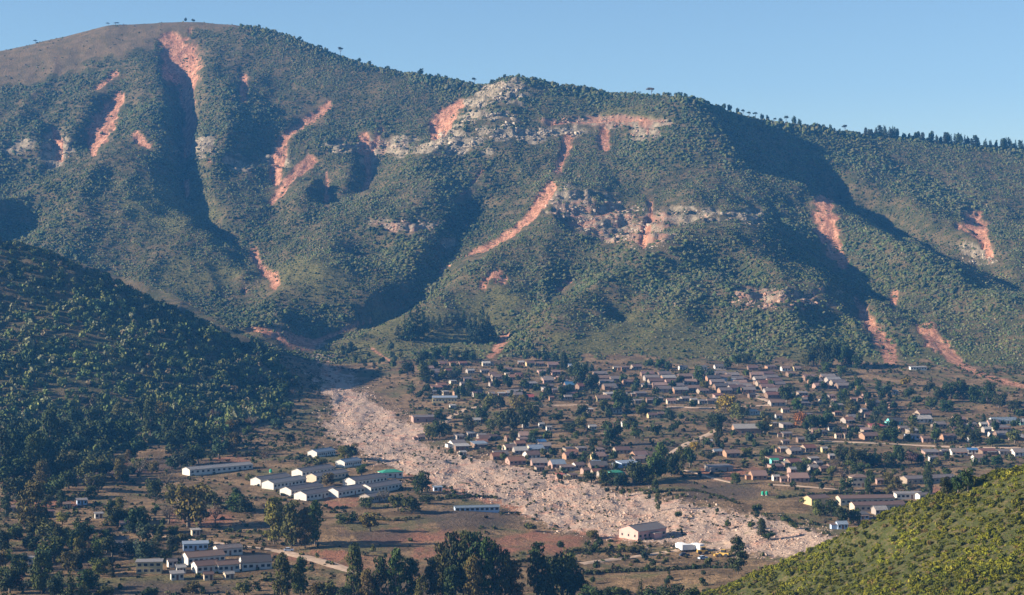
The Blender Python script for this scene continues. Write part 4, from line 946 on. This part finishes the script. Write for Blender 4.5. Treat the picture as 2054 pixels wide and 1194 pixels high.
def tree(kind, x, y, z, h, w, tint, label, group):
    nm, noun = NOUN[kind]
    root = empty(nm, (x, y, z - .15), tr.uniform(0, 6.28), label=label, category="tree", group=group)
    cm, tm = tr.choice(SHAPES[kind])
    for part, me in (("crown", cm), ("trunk", tm)):
        o = link(part, me, root)
        o.scale = (w, w, h) if part == "crown" else ((w, w, h) if kind in ('broad', 'flat', 'bare') else ((w + h * .3) * .6, (w + h * .3) * .6, h))
        if part == "crown": o.color = tuple(c * tr.uniform(.85, 1.15) for c in TINT[tint]) + (1,)
    return root
def grove(where, group, trees, sky=False):
    """trees (bearing, base, height, width in photo pixels, kind, tint)"""
    trees = sorted(trees, key=lambda t: t[0]); n = len(trees)
    for i, (px, py, h, w, kind, tint) in enumerate(trees):
        if sky:                                      # on the crest: stands on the highest visible ground of its bearing
            j = int(round((px - U[0]) / (U[1] - U[0]))); k0 = int(np.searchsorted(R, 1500)); k = k0 + int(np.argmin(PYv[k0:, j])) - py
            x, y = (px - PX0) / FOC * R[k], R[k]; z = float(ground(x, y))
        else: x, y, z = spot(px, py)
        sc = y / FOC
        PLANTED.append((h * w, kind, x, y, z, h * sc, w * sc, tint, f"{ADJ[tint]} {NOUN[kind][1]}, {place_word(i, n)} {where}", group))
def plant_all():
    """the 295 largest round trees are things of their own; the many small ones beyond that are one mass"""
    big_ = sorted([p[0] for p in PLANTED if p[1] == 'broad'], reverse=True); cut = big_[min(295, len(big_)) - 1]
    small = []
    for p in PLANTED:
        if p[1] == 'broad' and p[0] < cut: small.append(p)
        else: tree(*p[1:])
    r = np.random.default_rng(77); A_ = np.array([p[2:7] for p in small])
    t = np.array([TINT[p[7]] for p in small]) * r.uniform(.8, 1.3, (len(small), 1))
    tm = []
    for i in range(4):
        v, f = leaf_bush(400 + i, 260, 1.0, .17); v[:, 2] += .25; tm.append((v, f))
    me = scatter_mesh("garden_trees", m_scrub, tm, A_[:, :3], np.c_[A_[:, 4] * .5, A_[:, 3] * .8], t, 9)
    link("garden_trees", me, kind="stuff"); print("trees", len(PLANTED), "in the mass", len(small))
E, B, C, F_, N_ = 'eucalyptus', 'broad', 'conifer', 'flat', 'bare'
grove("in big clump at bottom centre", "eucalypts at the bottom centre", [(868,1202,85,42,E,'dark'),(887,1205,118,46,E,'green'),(908,1206,140,50,E,'dark'),(930,1206,142,52,E,'green'),(952,1206,140,52,E,'dark'),(972,1206,130,48,E,'green'),(992,1206,122,46,E,'dark'),(1012,1206,104,46,E,'green'),(1032,1206,84,44,E,'olive'),(948,1212,100,44,E,'olive'),(905,1212,80,44,E,'dark')])
grove("at bottom edge right of centre clump", "trees at the bottom edge right of centre", [(1077,1202,116,46,E,'dark'),(1100,1204,90,54,B,'dark'),(1128,1200,98,74,B,'green'),(1152,1204,70,54,B,'dark'),(1286,1210,50,32,C,'green'),(1186,1215,44,60,B,'dark'),(1216,1216,40,50,B,'dark'),(1246,1218,44,60,B,'dark'),(1320,1216,42,60,B,'dark'),(1352,1216,46,56,B,'dark'),(1384,1216,40,50,B,'dark')])  # low dark round trees at right are added, standing in for a shadow band
grove("at bottom edge left of centre clump", "trees at the bottom edge left of centre", [(565,1204,96,46,E,'green'),(602,1200,84,40,E,'green'),(710,1204,116,44,E,'green'),(735,1210,70,34,E,'olive'),(762,1206,92,44,E,'dark'),(794,1206,108,46,E,'green'),(826,1204,86,44,E,'dark'),(846,1212,58,34,E,'olive'),(660,1212,50,50,B,'olive'),(690,1214,44,40,B,'dark'),(632,1212,46,44,B,'olive')])
grove("in stand of four below campus", "tall stand below the campus", [(550,1092,96,56,E,'light'),(585,1102,100,50,E,'olive'),(612,1100,84,40,E,'olive'),(632,1095,92,40,E,'green')])
grove("around big light tree left of campus", "trees left of the campus", [(378,1058,98,92,B,'light'),(432,1050,42,44,N_,'dry'),(338,1052,48,56,N_,'purple'),(472,1024,36,46,B,'green'),(492,1028,32,40,B,'dark'),(430,1022,40,50,B,'olive'),(350,1010,44,50,B,'olive')])
grove("in lower left corner", "trees in the lower left corner", [(65,1068,104,72,E,'olive'),(28,1082,34,44,B,'green'),(125,1052,26,34,B,'lime'),(165,1100,56,44,B,'dark'),(192,1122,56,38,C,'green'),(280,1070,58,56,B,'dark'),(246,1050,34,44,B,'olive'),(315,1112,50,40,C,'green'),(84,1192,86,54,E,'green'),(112,1205,60,44,B,'dark'),(136,1148,50,46,B,'olive'),(140,1200,60,40,C,'green'),(168,1206,44,40,C,'olive'),(330,1130,32,34,B,'green'),(10,1140,40,40,B,'olive'),(60,1105,36,50,B,'dark'),(20,1190,60,54,B,'dark'),(225,1055,40,40,B,'dark'),(210,1200,30,40,B,'olive'),(385,1190,26,40,B,'olive'),(490,1195,30,44,B,'olive'),(300,1200,26,40,B,'dark')])
grove("along foot of wooded spur", "trees at the foot of the wooded spur", [(2,968,110,70,E,'dark'),(36,938,96,66,B,'dark'),(70,955,90,56,E,'green'),(100,928,112,50,E,'dark'),(138,962,62,56,B,'green'),(84,975,52,40,E,'olive'),(183,988,44,50,N_,'dry'),(280,962,52,60,N_,'dry'),(170,905,64,54,B,'dark'),(215,895,64,60,B,'dark'),(255,893,60,54,B,'green'),(302,872,78,40,E,'green'),(335,885,60,46,B,'dark'),(368,893,58,44,B,'green'),(400,905,62,54,B,'dark'),(425,895,44,40,B,'green'),(60,905,70,50,B,'green'),(20,898,70,54,B,'dark'),(130,890,60,50,B,'green'),(240,860,56,40,E,'olive'),(285,850,60,44,B,'dark'),(150,868,54,44,B,'dark'),(190,862,54,44,B,'green'),(330,845,46,40,B,'olive'),(380,850,40,40,B,'green'),(430,850,34,36,N_,'dry'),(470,865,28,34,B,'olive'),(505,858,26,34,N_,'dry')])
grove("among school blocks on campus", "trees around the campus", [(707,922,36,40,B,'dark'),(691,920,28,26,B,'light'),(845,990,48,40,B,'dark'),(655,974,30,32,B,'olive'),(826,1030,38,46,B,'green'),(798,1026,40,44,B,'green'),(770,1008,30,36,N_,'dry'),(732,1020,26,38,B,'green'),(742,1066,42,52,B,'olive'),(532,928,32,26,N_,'dry'),(584,892,28,30,B,'dark'),(642,938,22,32,B,'olive'),(725,955,26,30,B,'green'),(855,1010,20,36,B,'dark'),(690,1050,22,40,B,'olive'),(500,968,16,26,B,'olive')])
grove("on low ground near pink hall", "trees near the pink hall", [(1480,1152,76,46,E,'dark'),(1508,1060,14,22,B,'green'),(1527,1078,40,24,E,'dark'),(1320,1026,46,16,E,'green'),(1314,988,28,18,E,'green'),(1460,1060,16,18,B,'green'),(1268,1112,22,36,B,'olive'),(1248,1108,18,30,B,'olive'),(1186,1080,20,30,B,'olive'),(1062,1066,18,30,B,'olive'),(1540,1082,18,34,B,'dark'),(1362,1040,14,20,B,'green')])
grove("between lower township and bare field", "trees below the lower township", [(1270,972,50,40,B,'dark'),(1288,968,40,36,B,'green'),(1306,962,56,40,B,'green'),(1326,960,74,40,E,'green'),(1346,955,56,38,B,'dark'),(1364,948,54,28,E,'green'),(1384,938,46,34,B,'dark'),(1215,972,32,38,B,'dark'),(1186,968,26,36,B,'dark'),(1240,975,28,36,B,'dark'),(1478,972,28,24,B,'green'),(1300,972,26,30,B,'dark')])
grove("around church and track", "trees around the church", [(1226,895,54,46,B,'dark'),(1438,866,44,44,B,'dark'),(1442,896,42,24,E,'dark'),(1464,832,46,52,B,'yellow'),(1480,842,36,36,B,'olive'),(1532,872,30,36,B,'dark'),(1345,850,32,28,B,'dark'),(1285,836,30,30,B,'green'),(1216,832,34,34,B,'green'),(1245,826,48,40,B,'green'),(1396,905,22,26,B,'yellow'),(1610,858,36,36,B,'orange'),(1630,866,40,32,B,'dark'),(1655,864,44,34,B,'dark'),(1578,812,46,38,B,'dark'),(1600,828,34,30,B,'green'),(1424,925,22,28,B,'dark'),(1270,858,26,30,B,'dark'),(1500,915,20,30,B,'olive')])
grove("in central clump by curved road", "trees by the curved road", [(978,832,46,32,B,'olive'),(1004,822,36,30,B,'dark'),(968,846,34,30,B,'dark'),(1000,862,42,34,B,'green'),(1028,872,58,40,B,'dark'),(1050,862,50,36,B,'dark'),(1066,850,46,36,B,'green'),(1040,836,46,36,B,'olive'),(940,868,36,26,E,'dark'),(1028,896,34,22,B,'dark'),(984,866,26,24,E,'olive'),(1072,880,22,28,B,'green'),(1100,885,20,26,B,'green'),(884,848,26,30,B,'dark'),(1140,868,22,40,B,'dark'),(1165,838,32,30,B,'dark'),(1120,846,20,36,B,'dark'),(860,882,34,26,B,'olive'),(880,878,38,34,B,'dark'),(898,872,24,24,B,'green')])
grove("along upper edge of township", "trees along the upper edge of the township", [(852,722,20,24,B,'dark'),(872,722,26,26,B,'dark'),(892,722,34,24,B,'dark'),(912,724,24,24,B,'dark'),(932,726,22,22,B,'dark'),(948,728,22,22,B,'dark'),(842,735,28,26,B,'dark'),(818,752,30,30,B,'dark'),(826,792,28,22,C,'dark'),(853,770,38,22,E,'dark'),(850,750,30,24,B,'dark'),(1058,725,20,24,B,'dark'),(1076,724,22,24,B,'dark'),(1096,728,24,22,B,'dark'),(1112,730,22,20,B,'dark'),(1130,744,40,22,E,'dark'),(1150,762,44,30,B,'dark'),(1166,778,52,34,B,'dark'),(1186,790,48,34,B,'dark'),(1302,738,18,24,B,'dark'),(1322,740,24,28,B,'dark'),(1340,744,18,22,B,'dark'),(1172,758,30,26,B,'dark'),(1480,735,26,26,B,'dark'),(1460,742,20,24,B,'green'),(1500,730,22,30,B,'dark'),(1252,770,20,22,B,'green'),(1362,775,26,22,B,'dark'),(1402,770,40,26,B,'green'),(1414,786,26,22,B,'olive'),(1495,756,16,20,B,'green')])
grove("among cottages west of gully", "trees among the western upper houses", [(946,795,36,26,B,'green'),(930,800,24,22,B,'dark'),(960,806,20,24,B,'green'),(997,782,22,24,B,'dark'),(1002,750,20,20,B,'green'),(920,755,16,18,B,'green'),(840,800,14,20,B,'dark'),(1050,780,16,20,B,'green'),(1076,788,16,22,B,'green'),(1090,800,16,18,B,'green'),(1022,778,18,20,B,'dark'),(1128,795,18,22,B,'green'),(1160,803,18,22,B,'dark'),(1040,765,12,18,B,'olive')])
grove("along back of eastern township", "dark trees behind the eastern township", [(1822,800,26,28,B,'dark'),(1862,790,28,30,B,'dark'),(1884,806,34,36,B,'dark'),(1908,800,36,34,B,'dark'),(1932,800,40,36,B,'dark'),(1958,808,36,38,B,'dark'),(1980,810,46,38,B,'dark'),(2004,818,34,36,B,'dark'),(2030,824,24,30,B,'dark'),(1866,822,28,36,B,'green'),(1898,826,26,36,B,'dark'),(1840,812,20,26,B,'dark'),(1748,825,30,30,B,'dark'),(1776,822,22,26,B,'dark'),(1815,775,20,26,B,'yellow'),(1690,812,34,26,B,'dark'),(1725,788,18,22,B,'green'),(2046,840,20,26,B,'dark'),(1920,850,20,24,B,'dark'),(1765,832,20,28,B,'green')])
grove("around eastern street", "trees around the eastern street", [(1768,884,28,30,B,'olive'),(1790,886,34,44,B,'dark'),(1875,888,36,24,B,'green'),(1925,880,46,24,E,'green'),(1955,892,32,30,B,'dark'),(1990,896,24,40,B,'dark'),(2036,890,30,40,B,'olive'),(1912,864,26,26,B,'dark'),(1830,852,20,26,B,'green'),(1662,838,24,24,B,'green'),(1640,882,20,24,B,'olive'),(1715,872,18,24,B,'dark'),(1940,872,20,20,B,'dark')])
grove("in thicket under eastern street", "thicket under the eastern street", [(1690,934,40,36,B,'dark'),(1712,938,44,36,B,'green'),(1734,936,36,34,B,'dark'),(1755,936,32,34,B,'dark'),(1806,936,48,36,B,'dark'),(1786,932,28,34,B,'dark'),(1828,930,26,36,B,'purple'),(1845,928,22,30,B,'dark'),(1674,952,40,34,N_,'dry'),(1690,968,34,40,N_,'dry'),(1610,952,30,30,B,'dark'),(1635,958,16,24,B,'dark')])
grove("in lower eastern terraces", "trees on the lower eastern terraces", [(1745,992,50,26,E,'dark'),(1782,992,46,28,E,'olive'),(1800,980,26,26,B,'olive'),(1862,998,74,24,E,'dark'),(1900,990,36,34,B,'dark'),(1922,992,46,32,B,'dark'),(1942,985,52,34,B,'dark'),(1700,985,28,34,B,'dark'),(1830,990,30,34,N_,'dry'),(1668,1036,40,34,B,'dark'),(1642,1034,34,30,B,'olive'),(1690,1054,42,36,B,'dark'),(1712,1052,36,34,B,'green'),(1655,1055,24,34,N_,'dry'),(1722,952,26,34,B,'green'),(2000,935,24,26,B,'dark'),(1880,938,18,24,B,'olive'),(1520,1030,18,28,B,'green'),(1575,1050,16,28,B,'green'),(1590,1062,18,24,B,'green'),(1615,1010,14,24,B,'olive')])
grove("in dark grove at mountain foot", "dark grove at the mountain foot", [(1632,734,46,34,B,'dark'),(1650,736,58,36,B,'dark'),(1668,738,62,38,B,'dark'),(1688,738,56,36,B,'dark'),(1706,736,44,34,B,'dark'),(1722,740,30,28,B,'dark'),(1615,735,30,26,B,'green'),(1655,748,24,28,B,'green'),(1690,752,22,26,B,'green')])
grove("in pine windbreak above township", "pine windbreak above the township", [(800,684,34,28,C,'pine'),(812,684,46,30,C,'pine'),(824,684,64,34,C,'pine'),(836,682,74,38,C,'pine'),(848,678,60,34,C,'pine'),(858,672,40,26,C,'pine'),(870,664,32,20,C,'pine'),(882,660,30,20,C,'pine'),(894,658,30,20,C,'pine'),(906,656,32,20,C,'pine'),(918,655,34,20,C,'pine'),(930,654,34,20,C,'pine'),(942,668,36,24,C,'pine'),(942,688,40,28,C,'pine'),(954,690,62,34,C,'pine'),(966,688,74,36,C,'pine'),(978,686,58,32,C,'pine'),(988,684,32,26,C,'pine')])
sk = []
for i in range(96):
    px_ = 1640 + 4.4 * i + tr.uniform(-4, 4); hh = (10 + 16 * float(fbm(px_ / 40, 3.0, 2, 131))) * tr.uniform(.7, 1.25) * (.5 if i < 22 else 1)
    sk.append((px_, tr.randrange(0, 7), hh, hh * tr.uniform(.42, .75), C if tr.random() < .5 else tr.choice((E, E, B)), tr.choice(['pine', 'dark', 'blue'])))
grove("on skyline at far right", "pines on the right skyline", sk, True)
fl = [(1452,0,14,12,B,'dark'),(1464,0,16,13,B,'dark'),(1480,0,15,10,B,'dark'),(1491,0,16,9,F_,'dark'),(1503,0,14,10,F_,'dark'),(1515,0,16,12,F_,'dark'),(1528,0,14,10,B,'dark'),(1540,0,14,10,B,'dark'),(1553,0,12,10,F_,'dark'),(1566,0,14,10,B,'dark'),(1577,0,21,11,F_,'dark'),(1592,0,22,12,B,'dark'),(1604,0,15,12,B,'dark'),(1666,0,14,8,B,'dark'),(1695,0,20,14,F_,'dark')]
grove("on skyline right of shoulder", "flat topped trees on the skyline", fl, True)
grove("on skyline left and middle", "lone trees on the skyline", [(71,0,8,10,F_,'dark'),(217,0,6,10,F_,'dark'),(232,0,5,16,F_,'dark'),(372,0,8,8,B,'dark'),(388,0,6,10,B,'dark'),(520,0,8,10,B,'dark'),(683,0,20,16,F_,'dark'),(740,0,9,14,B,'dark'),(778,0,9,14,B,'dark'),(843,0,13,18,B,'dark'),(880,0,9,12,B,'dark'),(952,0,16,12,F_,'dark'),(1012,0,9,9,B,'dark'),(1283,0,9,10,F_,'dark'),(1307,0,19,22,F_,'dry'),(1192,0,6,10,B,'dark'),(1212,0,7,10,B,'dark'),(1340,0,9,20,B,'dark'),(1360,0,11,24,B,'dark'),(1390,0,7,14,B,'dark'),(1245,0,6,8,B,'dark'),(600,0,8,12,B,'dark'),(640,0,7,12,B,'dark'),(720,0,8,12,B,'dark')], True)
# garden trees between the houses
def fill(where, group, poly, n, hmin, hmax, seed, tints_=('dark', 'dark', 'green', 'olive', 'blue')):
    q = random.Random(seed); out = []; xs = [p[0] for p in poly]; ys = [p[1] for p in poly]; taken = []; tries = 0
    while len(out) < n and tries < 4000:
        tries += 1; px, py = q.uniform(min(xs), max(xs)), q.uniform(min(ys), max(ys))
        if not in_poly([px], [py], poly)[0]: continue
        x, y, z = spot(px, py)
        if any((x - a) ** 2 + (y - b) ** 2 < (c + 1.2) ** 2 for a, b, c in footprints) or any((x - a) ** 2 + (y - b) ** 2 < 36 for a, b in taken): continue
        taken.append((x, y)); h = hmin + (hmax - hmin) * q.random() ** 1.5
        kind = q.choice((B, B, B, B, E, N_ if q.random() < .3 else B)); out.append((px, py, h, h * q.uniform(.85, 1.25) * (.6 if kind == E else 1), kind, q.choice(tints_) if kind != N_ else 'dry'))
    grove(where, group, out)
FILLS = [("among western upper houses", [(838,735),(985,735),(1015,800),(850,812)], 26, 10, 24), ("among houses below tall trees", [(1010,738),(1190,745),(1190,808),(1020,808)], 26, 10, 24),
 ("among slanting terraces", [(1195,745),(1610,748),(1600,800),(1210,800)], 34, 8, 20), ("under middle terrace", [(1165,815),(1430,815),(1380,870),(1130,895)], 26, 12, 26),
 ("in lower township", [(900,880),(1060,880),(1240,900),(1290,945),(1190,965),(1060,950),(920,915)], 34, 10, 22), ("on slope around church", [(1430,820),(1640,820),(1640,900),(1400,905)], 28, 10, 26),
 ("among crowded eastern houses", [(1600,770),(1800,785),(1810,850),(1640,860)], 34, 12, 28), ("beside eastern street", [(1640,850),(2054,845),(2054,890),(1650,885)], 34, 10, 26),
 ("below eastern shops", [(1520,900),(1860,915),(2040,930),(1960,945),(1820,985),(1540,985)], 34, 10, 28), ("along debris margin", [(850,895),(930,915),(1080,950),(1300,985),(1500,1020),(1500,1040),(1280,1005),(1080,970),(900,925)], 30, 6, 16),
 ("across lower left fields", [(0,985),(330,930),(520,1000),(520,1090),(280,1120),(0,1190)], 48, 16, 44), ("below wooded spur", [(0,900),(180,905),(440,885),(520,905),(330,950),(180,1000),(0,1060)], 44, 26, 60), ("around clinic and huts", [(0,1060),(250,1080),(300,1120),(260,1190),(0,1190)], 34, 26, 56), ("across fields below campus", [(520,1000),(840,1060),(860,1190),(560,1190)], 20, 10, 24),
 ("on brown slope beside stream", [(440,720),(590,770),(610,840),(480,900),(400,900)], 30, 12, 26), ("at edge of stream mouth", [(640,700),(800,705),(830,780),(700,740)], 24, 10, 20), ("on bare field by pink hall", [(1120,1085),(1220,1100),(1440,1130),(1440,1180),(1100,1180)], 20, 10, 22)]
for i, (wh, po, n_, a_, b_) in enumerate(FILLS): fill(wh, "trees " + wh, po, n_, a_, b_, 200 + i)
plant_all()
# ------------------------------------------------------------------ vehicles, tanks
m_white = paint("vehicle_white", (.78,.78,.76), .2); m_yel = paint("vehicle_yellow", (.50,.32,.08), .3); m_blk = paint("tyre_rubber", (.03,.03,.03), .1); m_navy = paint("vehicle_dark_blue", (.05,.07,.12), .2); m_tank = paint("tank_green", (.03,.33,.20), .15); m_red = paint("vehicle_red", (.45,.07,.05), .2); m_sky = paint("vehicle_light_blue", (.45,.55,.68), .2)
def wheel(root, x, y, r_, w=.28):
    MB().tube([(x, y - w / 2, r_), (x, y + w / 2, r_)], [r_, r_], 12).build("wheel", m_blk, root)
def truck(px, py, rz, label, body):
    x, y, z = spot(px, py); root = empty("truck", (x, y, z), rz, label=label, category="truck", group="machines parked below the pink hall")
    MB().box(-3.6, 3.4, -.5, .5, .7, .95).build("chassis", m_blk, root)
    cb = MB().prism([(-1.15, .95), (1.15, .95), (1.15, 2.75), (-1.15, 2.75)], 1.9, 3.5).build("cab", m_white, root)
    MB().box(3.3, 3.53, -1.0, 1.0, 1.8, 2.55).build("windscreen", m_glass, root)
    MB().box(-3.7, 1.7, -1.25, 1.25, 1.0, 3.3).build("cargo_box", body, root)
    for wx in (-2.8, -1.7, 2.5):
        for wy in (-1.0, 1.0): wheel(root, wx, wy, .5)
def car(px, py, rz, label, paint_, group):
    x, y, z = spot(px, py); root = empty("car", (x, y, z), rz, label=label, category="car", group=group)
    MB().prism([(-.85, .35), (.85, .35), (.85, .95), (-.85, .95)], -2.1, 2.1).build("body", paint_, root)
    MB().poly([(-1.7,-.78,.955),(1.0,-.78,.955),(1.0,.78,.955),(-1.7,.78,.955),(-1.2,-.65,1.5),(.4,-.65,1.5),(.4,.65,1.5),(-1.2,.65,1.5)], [(0,3,2,1),(4,5,6,7),(0,1,5,4),(1,2,6,5),(2,3,7,6),(3,0,4,7)]).build("cabin_glass", m_glass, root)
    MB().box(-1.2, .4, -.66, .66, 1.5, 1.56).build("roof", paint_, root)
    for wx in (-1.3, 1.35):
        for wy in (-.78, .78): wheel(root, wx, wy, .33, .2)
truck(1366, 1104, 1.9, "white box truck at left of machines below pink hall", m_white)
truck(1382, 1107, .3, "white box truck second from left below pink hall", m_white)
truck(1397, 1105, 2.2, "white box truck beside yellow loader below pink hall", m_white)
def loader(px, py, rz, label):
    x, y, z = spot(px, py); root = empty("wheel_loader", (x, y, z), rz, label=label, category="loader", group="machines parked below the pink hall")
    MB().box(-3.0, 1.4, -1.0, 1.0, .8, 1.9).build("body", m_yel, root); MB().box(-1.2, .6, -.75, .75, 1.9, 3.1).build("cab", m_glass, root); MB().box(-1.3, .7, -.85, .85, 3.1, 3.25).build("cab_roof", m_yel, root)
    MB().box(1.4, 3.0, -.6, -.4, 1.0, 1.3).box(1.4, 3.0, .4, .6, 1.0, 1.3).build("arm", m_yel, root)
    MB().prism([(-1.3, .2), (1.3, .2), (1.3, 1.1), (-1.3, 1.1)], 3.0, 3.9).build("bucket", m_yel, root)
    for wx in (-1.9, .9):
        for wy in (-1.05, 1.05): wheel(root, wx, wy, .8, .5)
loader(1412, 1112, .1, "yellow wheel loader right of white trucks"); loader(1450, 1117, 2.6, "small yellow loader apart from others near tall dark tree")
car(1373, 1116, .2, "dark blue car in front of white trucks", m_navy, "cars on the low ground")
car(1410, 1122, .5, "light blue car in front of yellow loader", m_sky, "cars on the low ground")
car(579, 1106, .1, "light blue car on dirt road below tall stand", m_sky, "cars on the low ground")
car(30, 1130, .2, "red car beside small white house in lower left corner", m_red, "cars on the low ground")
for px, py, txt in [(1530, 994, "left one of two green water tanks on brown field"), (1538, 994, "right one of two green water tanks on brown field"), (543, 949, "green water tank beside long grey school block")]:
    x, y, z = spot(px, py); root = empty("water_tank", (x, y, z), 0, label=txt, category="water tank", group="green water tanks")
    MB().tube([(0,0,-.2),(0,0,.35)], [.9,.9], 16).build("base", m_slab, root); MB().tube([(0,0,.36),(0,0,1.8),(0,0,2.15)], [.78,.78,.35], 18).build("body", m_tank, root); MB().tube([(0,0,2.16),(0,0,2.28)], [.35,.32], 12).build("lid", m_tank, root)
# ------------------------------------------------------------------ the air
hm = bpy.data.materials.new("air"); hm.use_nodes = True
ht = hm.node_tree; ht.nodes.clear()
ho = ht.nodes.new("ShaderNodeOutputMaterial"); hv = ht.nodes.new("ShaderNodeVolumePrincipled")
hv.inputs['Color'].default_value = HAZE_COLOR + (1,); hv.inputs['Density'].default_value = HAZE_DENSITY; hv.inputs['Anisotropy'].default_value = HAZE_ANISO
ht.links.new(hv.outputs[0], ho.inputs['Volume'])
zmin, zmax = float(Z.min()) - 1.0, float(Z.max()) + 45.0
x0, x1, y0, y1 = float(X.min()) - 5, float(X.max()) + 5, -60.0, float(R[-1]) + 5
hb = np.array([(x, y, z) for z in (zmin, zmax) for y in (y0, y1) for x in (x0, x1)])
hf = np.array([0,2,3,1, 4,5,7,6, 0,1,5,4, 2,6,7,3, 0,4,6,2, 1,3,7,5])
link("haze", new_mesh("haze", hb, hf, 4, hm), kind="stuff")
